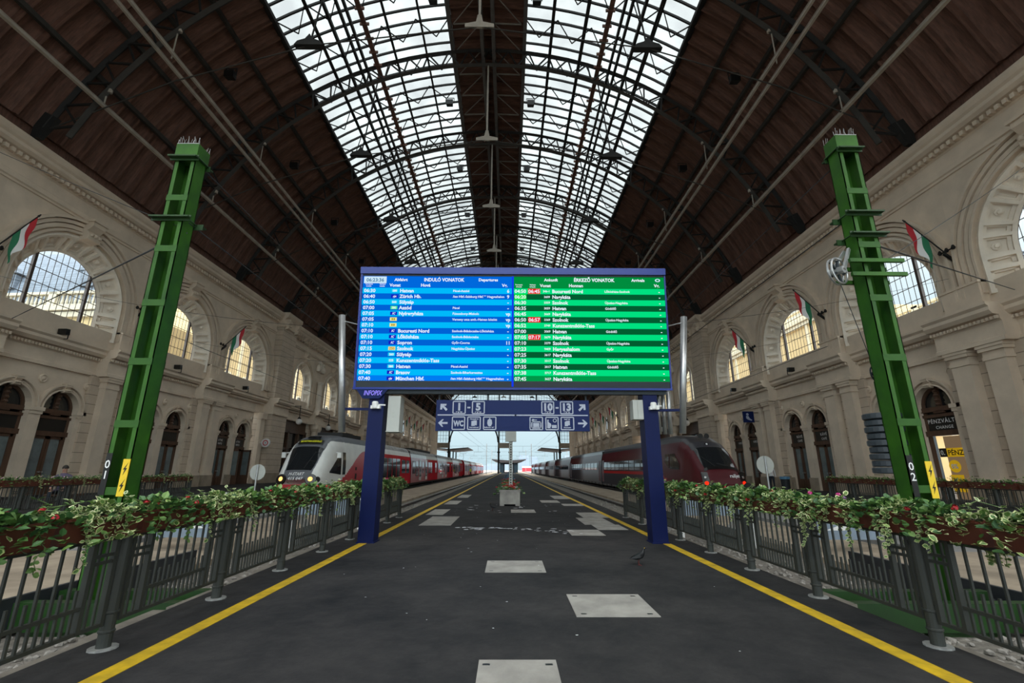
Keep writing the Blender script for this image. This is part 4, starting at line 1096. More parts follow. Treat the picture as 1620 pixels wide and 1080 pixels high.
# ------------------------------------------------------------------ green catenary masts
def mast(sx, xc, zcap, battens, plates, num, lab):
    t = thing('catenary_mast', lab, 'mast', (xc, 6.73, -.7), 'green catenary masts')
    y0, y1 = 6.6, 6.86
    for k in (-1, 1):
        x = xc + k*.17
        b = MB(); b.box(min(x, x-k*.012), max(x, x-k*.012), y0, y1, -.6, zcap)
        b.box(min(x, x-k*.07), max(x, x-k*.07), y0, y0+.012, -.6, zcap); b.box(min(x, x-k*.07), max(x, x-k*.07), y1-.012, y1, -.6, zcap)
        b.build('channel_leg', M['green'], t)
    for z in battens:
        for yy in (y0, y1): b = MB(); b.box(xc-.17, xc+.17, yy-.006, yy+.006, z-.05, z+.05); b.build('batten', M['green'], t)
    b = MB(); b.box(xc-.185, xc+.185, y0-.015, y1+.015, zcap-.02, zcap+.24); b.build('cap', M['green'], t)
    b = MB(); rng = random.Random(num)
    for i in range(26):
        x = xc - .18 + .36*(i % 13)/12; y = y0 if i < 13 else y1
        b.bar((x, y, zcap+.24), (x+rng.uniform(-.03,.03), y+rng.uniform(-.05,.05), zcap+.36), .004)
    b.box(xc-.18, xc+.18, y0-.02, y0+.01, zcap+.24, zcap+.25)
    b.build('bird_spikes', M['alu'], t)
    for z, w in plates:
        b = MB(); b.box(xc-.17-w, xc+.17+w, y0-.1, y0-.02, z-.012, z+.012); b.box(xc-.17-w, xc+.17+w, y0-.03, y0-.015, z-.05, z+.05)
        b.box(xc-.17-w, xc+.17+w, y1+.02, y1+.1, z-.012, z+.012); b.box(xc-.17-w, xc+.17+w, y1+.015, y1+.03, z-.05, z+.05)
        for k in (-1, 1): b.tube([(xc+k*.2, y0-.05, z+.03), (xc+k*.2, y1+.05, z+.03)], .012, 6)
        b.build('clamp_plate', M['green_dark'], t)
    b = MB(); b.box(xc-.165, xc-.085, y0-.016, y0-.007, .95, 1.5); pn = b.build('number_plate', M['blackpanel'], t)
    b = MB()
    for i, ch in enumerate('0%d' % num): text_into(b, ch, .15, lambda u, v, i=i: (xc-.125+u, y0-.018, 1.30-.14*i+v), align='CENTER', bold=.01)
    b.build('lettering', M['mattext'], pn)
    b = MB(); b.box(xc+.08, xc+.175, y0-.016, y0-.007, .93, 1.42); pw = b.build('warning_plate', M['plate_yellow'], t)
    b = MB()
    for zz in (1.22, 1.0): b.poly([(xc+.16,y0-.018,zz+.16),(xc+.10,y0-.018,zz+.06),(xc+.125,y0-.018,zz+.06),(xc+.11,y0-.018,zz-.02),(xc+.155,y0-.018,zz+.08),(xc+.13,y0-.018,zz+.08)])
    b.build('lightning_mark', M['blackpanel'], pw)
    e = -3.3 if sx < 0 else 3.5
    b = MB(); b.box(min(e, xc+sx*.9), max(e, xc+sx*.9), 6.35, 6.50, -.62, -.30); b.box(min(e, xc+sx*.9), max(e, xc+sx*.9), 6.95, 7.10, -.62, -.30)
    b.box(xc-.5, xc+.5, 6.4, 7.05, -.7, -.5); b.box(min(e, e+sx*.22), max(e, e+sx*.22), 5.5, 7.1, -.5, -.2)
    b.build('footing', M['green_dark'], t)
    return t
mast(-1, -5.37, 6.28, (5.51,4.61,3.71,2.8,1.9,1.0), ((6.24,.06),(5.13,.14)), 1, 'green riveted catenary mast numbered 01 left of the board')
mr = mast(1, 5.71, 6.55, (5.72,4.75,3.85,2.91,1.96,1.05), ((6.5,.04),(5.3,.12),(4.92,.12)), 2, 'green catenary mast numbered 02 with a tension wheel, right of the board')
for z in (4.45, 4.22):
    b = MB(); b.box(5.30, 6.15, 6.53, 6.58, z-.03, z+.03); b.box(5.30, 6.15, 6.88, 6.93, z-.03, z+.03); b.build('wheel_bracket', M['green'], mr)
# tension wheel, rope and weights
tw = thing('tension_wheel', 'grey spoked tension wheel on an arm beside the right green mast', 'wheel', (5.2, 6.7, 4.3))
ax = Vector((.45, -.89, 0)).normalized(); c = Vector((5.16, 6.66, 4.31))
e1 = Vector((.89, .45, 0)); e2 = Vector((0,0,1))
def wp(r, a, o=0): return c + e1*(r*cos(a)) + e2*(r*sin(a)) + ax*o
for o in (-.03, .03):
    b = MB(); b.tube([wp(.21, 2*pi*i/28, o) for i in range(28)], .016, 6, closed=True); b.build('rim', M['alu'], tw)
b = MB()
for k in range(5): b.bar(wp(.03, 2*pi*k/5), wp(.2, 2*pi*k/5), .03)
b.build('spokes', M['bezel'], tw)
b = MB(); b.lathe([(.06,-.1),(.06,.1)], c, 12, ax); b.build('hub', M['alu'], tw)
b = MB(); b.bar(c + ax*.1, (5.45, 6.7, 4.72), .035, .05); b.bar(c - ax*.1, (5.45, 6.8, 4.72), .035, .05); b.build('arm', M['alu'], tw)
cw = thing('counterweight', 'stack of grey iron disc weights hanging beside the right green mast', 'counterweight', (5.70, 7.05, 1.25))
for i in range(9):
    z = 1.25 + i*.099; r = .25 if i % 2 == 0 else .235
    b = MB(); b.lathe([(r-.015,0),(r,.012),(r,.075),(r-.015,.088)], (5.70, 7.05, z), 20); b.build('disc', M['weight'], cw)
b = MB(); b.tube([(5.70,7.05,2.14),(5.66,7.0,2.62)], .016, 6); b.build('rod', M['green'], cw)
b = MB(); b.tube([Vector((5.66,6.97,2.74)) + e1*(.11*cos(2*pi*i/16)) + e2*(.11*sin(2*pi*i/16)) for i in range(16)], .012, 5, closed=True); b.lathe([(.03,-.03),(.03,.03)], (5.66,6.97,2.74), 8, ax); b.build('small_pulley', M['bezel'], cw)
b = MB(); b.tube([(5.66,6.95,2.8),(5.27,6.8,4.2)], .006, 5); b.build('rope', M['bezel'], cw)

# ------------------------------------------------------------------ wires
def wire(pts, r, lab, ins=None):
    b = MB(); b.tube(pts, r, 5)
    if ins:
        p = Vector(pts[0]); q = Vector(pts[-1]); d = (q-p).normalized(); o = p + d*ins
        b.lathe([(.02,0),(.05,.05),(.03,.08),(.05,.12),(.03,.15),(.05,.19),(.02,.25)], o, 8, d)
    return tag(b.build('overhead_wire', M['steel_dark']), lab, 'wire', 'overhead wires')
wire([(-5.2,6.73,4.95),(-22.4,19.9,7.75)], .016, 'thick stay wire from the left green mast down to the left wall ledge', .9)
wire([(5.6,6.73,4.92),(19.3,16.3,7.95)], .016, 'thick stay wire from the right green mast down to the right wall ledge', .9)
def sag(a, e, s, n=12): return [Vector(a).lerp(Vector(e), i/n) + Vector((0,0,-s*4*(i/n)*(1-i/n))) for i in range(n+1)]
wire(sag((-5.2,6.73,5.13),(-4.8,178,6.3),.6), .010, 'contact wire from the left green mast along the platform track')
wire(sag((-5.25,6.73,6.24),(-4.8,178,7.4),1.0), .009, 'upper catenary wire from the left green mast along the platform track')
wire(sag((5.6,6.73,5.3),(5.4,178,6.3),.6), .010, 'contact wire from the right green mast along the platform track')
wire(sag((5.55,6.73,6.3),(5.4,178,7.4),1.0), .009, 'upper catenary wire from the right green mast along the platform track')
wire(sag((-11.4,16,5.6),(-11.4,178,5.9),.3), .010, 'contact wire above the red and white train')
wire(sag((11.5,16,5.6),(11.5,178,5.9),.3), .010, 'contact wire above the maroon train')
wire(sag((-22.5,18.65,9.4),(19.3,18.65,9.4),2.6,20), .007, 'thin transverse wire across the hall between the nearest piers')
wire(sag((-22.5,27.15,9.4),(19.3,27.15,9.4),2.4,20), .007, 'thin transverse wire across the hall between the second piers')
wire(sag((-22.5,12.0,14.0),(-5.4,6.8,5.1),.2), .006, 'thin wire from the upper left wall to the left green mast')
wire(sag((19.2,11.0,13.0),(5.8,6.8,4.4),.2), .006, 'thin wire from the upper right wall to the tension wheel')

# ------------------------------------------------------------------ fences
def fence(x, ys, lab, sx, group=None):
    t = thing('railing_fence', lab, 'fence', (x, (ys[0]+ys[-1])/2, 0), group)
    for y in ys:
        b = MB(); b.lathe([(.048,0),(.048,.785),(.03,.80)], (x, y, 0), 14); b.lathe([(.052,.11),(.056,.115),(.056,.125),(.052,.13)], (x,y,0), 14); b.lathe([(.052,.24),(.056,.245),(.056,.255),(.052,.26)], (x,y,0), 14)
        p = b.build('post', M['fence'], t)
        b = MB(); b.lathe([(.095,0),(.095,.012)], (x, y, 0), 14); b.build('base_flange', M['flange'], p)
    for a, e in zip(ys, ys[1:]):
        b = MB(); y0, y1 = a+.085, e-.085
        bar = lambda y, z0, z1, w=.016: b.box(x-w/2, x+w/2, y-w/2, y+w/2, z0, z1)
        b.box(x-.018, x+.018, y0, y1, .17, .195); b.box(x-.018, x+.018, y0, y1, .77, .795)
        for y in (y0, y1): b.box(x-.02, x+.02, y-.016, y+.016, .17, .79)
        yi0, yi1 = y0+.2, y1-.2
        for y in (yi0, yi1): b.box(x-.02, x+.02, y-.018, y+.018, .17, .79)
        for k in (1, 2): bar(y0+.2*k/3, .17, .79); bar(y1-.2*k/3, .17, .79)
        for z in (.62, .67): b.box(x-.012, x+.012, y0, yi0, z-.011, z+.011); b.box(x-.012, x+.012, yi1, y1, z-.011, z+.011)
        b.box(x-.014, x+.014, yi0, yi1, .33, .355)
        n = max(4, round((yi1-yi0)/.115))
        for k in range(1, n): bar(yi0+(yi1-yi0)*k/n, .17, .79)
        for k in range(n): bar(yi0+(yi1-yi0)*(k+.5)/n, .17, .47)
        for y in (a, e):
            b.box(x-.01, x+.01, min(y, (y0 if y == a else y1)), max(y, (y0 if y == a else y1)), .30, .33); b.box(x-.01, x+.01, min(y, (y0 if y == a else y1)), max(y, (y0 if y == a else y1)), .72, .75)
        b.build('panel', M['fence'], t)
    return t
YL = [1.15,2.55,3.95,5.33,6.72,8.15,9.52,10.92,12.31,13.62]
YR = [1.2,2.6,4.0,5.42,6.8,8.12,9.5,10.85,12.12,13.75]
fence(-3.02, YL, 'grey metal railing with flower boxes along the left platform edge', -1)
fence(3.30, YR, 'grey metal railing with flower boxes along the right platform edge', 1)
YF = [7.9+1.4*i for i in range(10)]
fence(-13.45, YF, 'farther grey railing with pink flowers before the left wall', -1)
fence(13.7, YF, 'farther grey railing with flower boxes before the right wall', 1)

# ------------------------------------------------------------------ flower boxes
def leaf(b, p, d, up, L, mi, mo):
    """a folded ovate leaf with a paler margin: outer ring material mo, blade mi"""
    d = Vector(d).normalized(); s = d.cross(Vector(up)); 
    if s.length < 1e-3: s = Vector((1,0,0))
    s.normalize(); n = s.cross(d).normalized(); p = Vector(p)
    out = [(0,0,0),(.28,.34,.05),(.62,.36,.06),(1,0,-.08),(.62,-.36,.06),(.28,-.34,.05)]
    inn = [(.10,0,.01),(.32,.22,.045),(.60,.23,.05),(.84,0,-.03),(.60,-.23,.05),(.32,-.22,.045)]
    V = [p + d*(L*a) + s*(L*c) + n*(L*h) for a, c, h in out + inn]
    if mo is None: b.add(V[:6], [(0,1,2,3),(0,3,4,5)], mi)
    else:
        b.add(V, [(i, (i+1) % 6, 6+(i+1) % 6, 6+i) for i in range(6)], mo); b.add(V[6:], [(0,1,2,3),(0,3,4,5)], mi)
def foliage(seed, L, n, trail, cream):
    """returns foliage mesh builder around a box centred at 0, running along Y, rim at z=.17"""
    rng = random.Random(seed); b = MB(); heads = []
    for i in range(n):
        y = rng.uniform(-L/2, L/2); u = rng.random(); x = max(-.24, min(.24, rng.gauss(0, .12)))
        hgt = .14 + .135*rng.random()*(1-abs(x)/.35)*(.6+.4*sin(y*9+seed)) - max(0, abs(x)-.13)*1.3
        d = Vector((x*3 + rng.gauss(0,.5), rng.gauss(0,.7), rng.uniform(-.1,.9)))
        zone = sin(y*7 + seed*1.7)
        mo = 2 if (zone > -.3 and rng.random() < cream) else None
        mi = 0 if mo == 2 or rng.random() < .5 else 1
        leaf(b, (x, y, hgt), d, (rng.gauss(0,.3), rng.gauss(0,.3), 1), rng.uniform(.034,.066)*(1.15 if mo is None else 1), mi, mo)
        if rng.random() < .03: heads.append((x, y, hgt))
    for k in range(trail):
        y = rng.uniform(-L/2*.8, L/2*.8); sx = rng.choice((-1,1)); x = sx*.11; z = .19; ln = rng.uniform(.12,.40)*(1 if k else 1.25)
        pts = [(sx*.02, y, .2)]; zz = 0
        while zz < ln:
            pts.append((x + rng.gauss(0,.008), y + rng.gauss(0,.012), z-zz)); zz += .035; x += sx*.002
        b.tube(pts, .003, 4, 3)
        for p in pts[1:]:
            for q in range(3): leaf(b, p, (rng.gauss(0,.6)+sx*.4, rng.gauss(0,.8), rng.uniform(-.6,.2)), (sx,0,.4), rng.uniform(.025,.048), 0, 2 if cream > .2 else None)
    for k in range(6):
        y = rng.uniform(-L/2, L/2); x = rng.gauss(0,.05); pts = [(x,y,.15)]; h = rng.uniform(.06,.16)
        for i in range(1,5): pts.append((x + rng.gauss(0,.012)*i, y + rng.gauss(0,.015)*i, .15 + h*i/4))
        b.tube(pts, .003, 4, 3)
        for p in pts[2:]:
            for q in range(3): leaf(b, p, (rng.gauss(0,1), rng.gauss(0,1), .3), (0,0,1), rng.uniform(.028,.05), 0, 2 if cream > .2 else None)
    return b
def blossoms(seed, L, k, cols):
    rng = random.Random(seed); b = MB()
    for i in range(k):
        y = rng.uniform(-L/2, L/2)*.95; x = rng.gauss(0,.07); z = .16 + rng.uniform(.02,.11) - abs(x)*.4; m = rng.randrange(len(cols))
        b.tube([(x*.5,y,.16),(x,y,z)], .003, 4, len(cols))
        for q in range(15):
            a = rng.uniform(0, 2*pi); e = rng.uniform(-.3, 1.4); r = rng.uniform(.012,.026)
            c = Vector((x + r*cos(a)*cos(e), y + r*sin(a)*cos(e), z + r*sin(e)))
            d = (c - Vector((x,y,z))).normalized(); u = d.orthogonal().normalized(); w = d.cross(u)
            b.poly([c + u*(.011*cos(2*pi*j/5)) + w*(.011*sin(2*pi*j/5)) + d*.003*(j % 2) for j in range(5)], m)
    return b
BL = .63
def make_box(v, loc):
    t = thing('flower_box', 'x', 'flower box', loc)
    x, y, z = loc; b = MB()
    o = [(-.085,0),(.085,0),(.105,.15),(.118,.15),(.118,.17),(-.118,.17),(-.118,.15),(-.105,.15)]
    rows = []
    b.prism([(x+u, y-BL/2, z+w) for u, w in o[:]], (0, BL, 0))
    b.build('trough', M['terracotta'], t)
    b = MB(); b.box(x-.1, x+.1, y-BL/2+.015, y+BL/2-.015, z+.168, z+.174); b.build('soil', M['soil'], t)
    f = foliage(v['seed'], BL, v['n'], v['trail'], v['cream']); f.v = [(p[0]+x, p[1]+y, p[2]+z) for p in f.v]
    f.build('foliage', [M['leaf'], M['leafdark'], M['leafcream'], M['stem']], t)
    if v['fl']:
        g = blossoms(v['seed']+50, BL, v['fl'], v['cols']); g.v = [(p[0]+x, p[1]+y, p[2]+z) for p in g.v]
        g.build('blossoms', [M[c] for c in v['cols']] + [M['stem']], t)
    return t
VAR = [dict(seed=1,n=640,trail=7,cream=.75,fl=0,cols=[]), dict(seed=2,n=560,trail=4,cream=.15,fl=5,cols=['red']), dict(seed=3,n=660,trail=11,cream=.8,fl=0,cols=[]),
       dict(seed=4,n=640,trail=6,cream=.5,fl=5,cols=['pink','red']), dict(seed=5,n=640,trail=8,cream=.6,fl=3,cols=['mauve','pink']), dict(seed=6,n=540,trail=8,cream=.85,fl=2,cols=['red'])]
VDESC = ['cream-edged ivy', 'dark geraniums with red blossoms', 'thick trailing variegated ivy', 'magenta and red blossoms', 'ivy and mauve blossoms', 'long hanging cream-edged ivy']
PROTO = {}
def place_box(v, loc, label, group):
    if v not in PROTO: t = PROTO[v] = make_box(VAR[v], loc)
    else: t = dup(PROTO[v], loc)
    t['label'] = label; t['group'] = group; return t
def boxes(x, ys, pat, side, desc, group):
    i = 0
    for a, e in zip(ys, ys[1:]):
        for q in (0, 1):
            y = a + (e-a)*(.25+.5*q); v = pat[i % len(pat)]
            place_box(v, (x, y, .80), '%s box on the %s from the front, %s' % (ORD[i], desc, VDESC[v]), group); i += 1
boxes(-3.02, YL[1:], [1,0,1,0,2,1,2,3,0,5,2,3,5,4,0,2], -1, 'left platform railing', 'flower boxes on the left platform railing')
boxes(3.30, YR[1:], [0,5,2,4,0,3,2,3,5,3,2,4,5,3,0,1], 1, 'right platform railing', 'flower boxes on the right platform railing')
VAR += [dict(seed=7,n=190,trail=0,cream=.3,fl=6,cols=['rose','rose','mauve']), dict(seed=8,n=190,trail=1,cream=.6,fl=1,cols=['rose'])]
VDESC += ['pale pink blossoms', 'mixed green plants']
boxes(-13.45, YF, [6,7,6,7,7,6,7], -1, 'far left railing', 'flower boxes on the far left railing')
boxes(13.7, YF, [7,6,7,7,7,6], 1, 'far right railing', 'flower boxes on the far right railing')
# ------------------------------------------------------------------ trains
def interp(tab, y):
    if y <= tab[0][0]: return tab[0][1]
    for (a, p), (e, q) in zip(tab, tab[1:]):
        if y <= e:
            t = (y-a)/(e-a); t = t*t*(3-2*t)*.35 + t*.65; return p + (q-p)*t
    return tab[-1][1]
class Train:
    def __init__(s, xc, tip, W, H, z0, n):
        s.xc, s.tip, s.W, s.H, s.z0, s.n = xc, tip, W, H, z0, n; s.zr = -.55
    def wh(s, y): return interp(s.W, y), interp(s.H, y)
    def pt(s, x, y, z): return (s.xc + x, s.tip + y, s.zr + z)
    def sec(s, y, N):
        w, h = s.wh(y); P = []
        for i in range(N+1):
            t = pi*i/N; c, q = cos(t), sin(t)
            P.append((w*(1 if c >= 0 else -1)*abs(c)**(2/s.n), s.z0 + (h-s.z0)*abs(q)**(2/s.n)))
        return P
    def sx(s, y, z):
        w, h = s.wh(y); r = min(.999, max(0, (z-s.z0)/(h-s.z0))); return w*(1-r**s.n)**(1/s.n)
    def tz(s, x, y):
        w, h = s.wh(y); r = min(.999, abs(x)/w); return s.z0 + (h-s.z0)*(1-r**s.n)**(1/s.n)
    def body(s, ys, N, col, mats, name, parent, smooth=True):
        b = MB(); secs = [s.sec(y, N) for y in ys]
        V = [s.pt(x, y, z) for y, S_ in zip(ys, secs) for x, z in S_]
        k = N+1; b.v = V
        for i in range(len(ys)-1):
            for j in range(N):
                b.f.append((i*k+j, i*k+j+1, (i+1)*k+j+1, (i+1)*k+j))
                x = (secs[i][j][0]+secs[i+1][j+1][0])/2; z = (secs[i][j][1]+secs[i+1][j+1][1])/2
                b.m.append(col(x, (ys[i]+ys[i+1])/2, z))
        for i, rev in ((0, False), (len(ys)-1, True)):
            f = tuple(i*k+j for j in range(k)); b.f.append(f[::-1] if rev else f); b.m.append(col(0, ys[i], 1.0))
        return b.build(name, mats, parent, smooth)
    def side(s, b, y0, y1, za, zb, o=.012, mi=0, sides=(-1,1), n=3, z2=None):
        for sd in sides:
            for i in range(n):
                p = za + (zb-za)*i/n; q = za + (zb-za)*(i+1)/n
                b.poly([s.pt(sd*(s.sx(y0,p)+o), y0, p), s.pt(sd*(s.sx(y1,p)+o), y1, p), s.pt(sd*(s.sx(y1,q)+o), y1, q), s.pt(sd*(s.sx(y0,q)+o), y0, q)], mi)
    def spoly(s, b, pts, o=.014, mi=0, sides=(-1,1)):
        for sd in sides: b.poly([s.pt(sd*(s.sx(y,z)+o), y, z) for y, z in pts], mi)
    def sgrid(s, b, y0, y1, lo, hi, o=.016, mi=0, sides=(-1,1), n=10, m=5):
        for sd in sides:
            rows = []
            for i in range(n+1):
                y = y0 + (y1-y0)*i/n; a, e = lo(i/n), hi(i/n)
                rows.append([s.pt(sd*(s.sx(y, a+(e-a)*j/m)+o), y-o*.3, a+(e-a)*j/m) for j in range(m+1)])
            b.grid(rows, mi)
    def yat(s, x, z):
        y = 0.0
        while y < 2 and s.tz(x, y) < z: y += .01
        return y
    def front(s, b, ya, yb, xa, xb, o=.02, mi=0, n=10):
        """patch over the sloping front between y=ya and yb, half-width xa..xb"""
        rows = []
        for i in range(n+1):
            y = ya + (yb-ya)*i/n; hw = xa + (xb-xa)*i/n
            rows.append([s.pt(x, y-o*.8, s.tz(x, y)+o) for x in [-hw + 2*hw*j/10 for j in range(11)]])
        b.grid(rows, mi)
    def bogie(s, y, parent):
        b = MB()
        for yy in (y-1.3, y+1.3):
            for x in (-.75, .75): b.lathe([(.42,-.06),(.44,-.06),(.42,.06)], s.pt(x, yy, .42), 16, (1,0,0))
            b.tube([s.pt(-.9,yy,.42), s.pt(.9,yy,.42)], .08, 8)
        for x in (-1.0, 1.0): b.box(*sorted((s.xc+x-.08, s.xc+x+.08)), s.tip+y-1.9, s.tip+y+1.9, s.zr+.35, s.zr+.6)
        b.build('bogie', M['skirt'], parent)
    def under(s, y0, y1, parent):
        b = MB(); b.box(s.xc-1.25, s.xc+1.25, s.tip+y0, s.tip+y1, s.zr+.25, s.zr+.75); b.build('underframe', M['skirt'], parent)
FW = [(0,1.02),(.15,1.12),(.5,1.22),(1.2,1.31),(2.2,1.40),(3.2,1.44)]
FH = [(0,1.30),(.10,1.55),(.30,1.85),(1.20,3.02),(1.65,3.42),(2.3,3.68),(3.4,3.85),(5,3.9)]
F = Train(-11.45, 26.0, FW, FH, .45, 4.2)
tr = thing('commuter_train', 'red, white and grey electric commuter train standing on the left track', 'train', (-11.45, 26.0, -.55))
mats = [M['tred'], M['twhite'], M['tgrey'], M['troof'], M['skirt']]
def scurve(y):
    if y < 1.2: return .95
    if y < 7.4:
        t = (y-1.2)/6.2; t = t*t*(3-2*t); return .95 + 2.05*t**1.25
    return 3.0
def fcol(x, y, z):
    if z < .55 and y > 1: return 4
    if z > 3.42 and y > 1.0: return 2 if y < 9 else 3
    if y < 2.6 and z > 1.02 and abs(x) < (.72 + .20*min(1,y/1.3)): return 2
    if z < scurve(y): return 0
    return 1
ys = [i*.05 for i in range(int(9/.05))] + [9, 23.0]
F.body(ys, 150, fcol, mats, 'front_car_body', tr)
def car(T_, y0, y1, col, mats, name, parent, N=40, ends=None):
    ys = ends or [y0, y1]
    return T_.body(ys, N, col, mats, name, parent)
def pcol(x, y, z): return 4 if z < .6 else 2 if z < .85 else 0 if z < 2.95 else 1 if z < 3.42 else 3
cars = [(23.4, 41.6), (41.9, 60.2), (60.5, 79.3)]
for a, e in cars: car(F, a, e, pcol, mats, 'car_body', tr)
for a in (23.0, 41.6, 60.2):
    b = MB(); b.box(F.xc-1.2, F.xc+1.2, F.tip+a-.05, F.tip+a+.35, F.zr+.6, F.zr+3.6); b.build('gangway_bellows', M['bellows'], tr)
ws = MB(); F.front(ws, .24, 1.25, .68, .90, .02); w = ws.build('windscreen', M['tglass'], tr, True)
b = MB(); p0 = F.pt(.25, .28, F.tz(.25,.28)+.05); p1 = F.pt(.55, .95, F.tz(.55,.95)+.05); b.tube([p0, p1], .02, 5); b.tube([F.pt(.40,.55,F.tz(.40,.6)+.06), F.pt(.75,.62,F.tz(.75,.62)+.05)], .018, 5); b.tube([F.pt(-.5,.9,F.tz(-.5,.9)+.05), F.pt(-.62,.45,F.tz(-.62,.45)+.05)], .012, 5); b.build('wiper', M['skirt'], w)
b = MB(); F.front(b, 1.40, 1.68, .72, .72, .05); k = b.build('destination_display', M['blackpanel'], tr)
b = MB()
def dplace(u, v):
    y = 1.47 + v*.8; return F.pt(u, y-.06, F.tz(min(.6,abs(u)),y)+.075)
text_into(b, 'S80 HATVAN-GÖDÖLLŐ', .17, dplace, align='CENTER', bold=.01, fit=1.2)
b.build('lettering', M['destled'], k)
b = MB(); F.front(b, 1.82, 2.15, .40, .34, .08); b.build('roof_light', M['tglass'], tr)
for sd in (-1, 1):
    b = MB(); b.lathe([(.30,-.02),(.27,.05)], F.pt(sd*.80, .02, 1.28), 16, (sd*.25,-1,.2)); b.lathe([(.16,0),(.12,.03)], F.pt(sd*1.08, .22, 1.28), 10, (sd*.7,-.7,.1)); hl = b.build('headlight_housing', M['blackpanel'], tr)
    b = MB(); b.lathe([(.12,.05),(.10,.075)], F.pt(sd*.78, .0, 1.30), 14, (sd*.25,-1,.2)); b.build('headlamp', M['headlamp'], hl)
    b = MB(); b.bar(F.pt(sd*1.35, 1.9, 2.75), F.pt(sd*1.62, 1.75, 2.72), .05); b.box(*sorted((F.xc+sd*1.5, F.xc+sd*1.72)), F.tip+1.68, F.tip+1.80, F.zr+2.45, F.zr+2.76); b.build('mirror', M['twhite'], tr)
b = MB()
for i, s_ in enumerate(('H-START', '415 047')): text_into(b, s_, .22, lambda u, v, i=i: F.pt(u-.05, F.yat(u-.05, 1.50-.24*i+v)-.03, 1.50-.24*i+v), align='CENTER', bold=.02, fit=.82, shear=.15)
b.build('lettering', M['mattext'], tr)
b = MB(); b.box(F.xc-1.02, F.xc+1.02, F.tip-.06, F.tip+1.2, F.zr+.45, F.zr+1.02); b.box(F.xc-.9, F.xc+.9, F.tip-.12, F.tip-.05, F.zr+.62, F.zr+.95); b.build('bumper', M['tred'], tr)
b = MB(); b.box(F.xc-.15, F.xc+.15, F.tip-.55, F.tip, F.zr+.55, F.zr+.8); b.lathe([(.2,0),(.2,.15)], F.pt(0,-.7,.66), 10, (0,1,0)); b.box(F.xc-1.1, F.xc+1.1, F.tip+.0, F.tip+.3, F.zr+.15, F.zr+.5); b.build('coupler', M['skirt'], tr)
for sd in (-1, 1):
    b = MB(); F.sgrid(b, 1.25, 2.75, lambda t: 1.62-.12*t, lambda t: 1.68+1.05*min(1,t/.85), sides=(sd,)); b.build('cab_window', M['tglass'], tr)
    b = MB(); F.side(b, 3.0, 3.5, 1.5, 2.8, sides=(sd,)); b.build('cab_window', M['tglass'], tr)
def wins(T_, lst, parent, name='window', m='tglass', o=.014):
    for y0, y1, z0, z1 in lst:
        for sd in (-1, 1):
            b = MB(); T_.side(b, y0, y1, z0, z1, o, sides=(sd,)); b.build(name, M[m], parent)
def doors(T_, lst, parent, m='twhite'):
    for y0, y1 in lst:
        for sd in (-1, 1):
            b = MB(); T_.side(b, y0, y1, .62, 2.85, .02, sides=(sd,)); d = b.build('door', M[m], parent)
            b = MB(); mid = (y0+y1)/2
            T_.side(b, y0+.12, mid-.06, 1.0, 2.65, .028, sides=(sd,)); T_.side(b, mid+.06, y1-.12, 1.0, 2.65, .028, sides=(sd,)); b.build('door_glass', M['tglass'], d)
b = MB()
for yy in (5.35,): F.side(b, yy, yy+.3, 1.75, 1.95, .014); F.side(b, yy, yy+.35, 1.2, 1.55, .014)
b.build('vent_grille', M['skirt'], tr)
wins(F, [(7.4,8.6,1.45,2.65)] + [(12.3+1.55*i, 13.65+1.55*i, 1.15, 2.72) for i in range(4)] + [(19.0,20.6,1.45,2.65),(21.0,22.4,1.45,2.65)], tr)
doors(F, [(10.2,11.8)], tr)
for a, e in cars:
    wins(F, [(a+.7,a+2.2,1.35,2.65),(a+2.5,a+3.9,1.1,2.65),(a+6.3,a+7.4,1.35,2.65),(a+10.6,a+11.9,1.35,2.65),(a+12.2,a+13.5,1.35,2.65),(a+16.2,a+17.4,1.35,2.65)], tr)
    doors(F, [(a+4.4,a+5.8),(a+8.4,a+9.8)], tr)
for y in (4.5, 23.2, 41.75, 60.35, 76): F.bogie(y, tr)
F.under(1.5, 79.3, tr)
b = MB(); b.box(F.xc-.8, F.xc+.8, F.tip+4.2, F.tip+8, F.zr+3.85, F.zr+4.08); b.build('roof_equipment', M['skirt'], tr)
b = MB(); b.box(F.xc-.9, F.xc+.9, F.tip+26, F.tip+38, F.zr+3.8, F.zr+4.05); b.build('roof_equipment', M['skirt'], tr)
# second unit coupled behind
t2 = thing('commuter_train', 'second red and white commuter unit coupled behind the first, far down the left track', 'train', (-11.45, 110, -.55))
G = Train(-11.45, 0, [(0,1.44),(1,1.44)], [(0,3.9),(1,3.9)], .45, 4.2)
for k in range(4):
    a = 109.8 + 20.6*k; car(G, a, a+20.2, pcol, mats, 'car_body', t2, 28)
    wins(G, [(a+2+2.3*i, a+3.7+2.3*i, 1.35, 2.65) for i in (0,1,3,4,6,7)], t2); doors(G, [(a+6.6,a+8.0),(a+13.6,a+15)], t2)
b = MB(); b.box(G.xc-1.1, G.xc+1.1, 106, 109.8, G.zr+.6, G.zr+2.9); b.build('coupling_nose', M['tred'], t2)
b = MB(); b.box(G.xc-1.25, G.xc+1.25, 109.8, 192, G.zr+.2, G.zr+.7); b.build('underframe', M['skirt'], t2)
b = MB(); b.bar(G.pt(0,120,3.9), G.pt(0,121.4,4.8), .06); b.bar(G.pt(0,121.4,4.8), G.pt(0,120.2,5.6), .06); b.bar(G.pt(-.8,120.2,5.6), G.pt(.8,120.2,5.6), .06); b.build('pantograph', M['skirt'], t2)

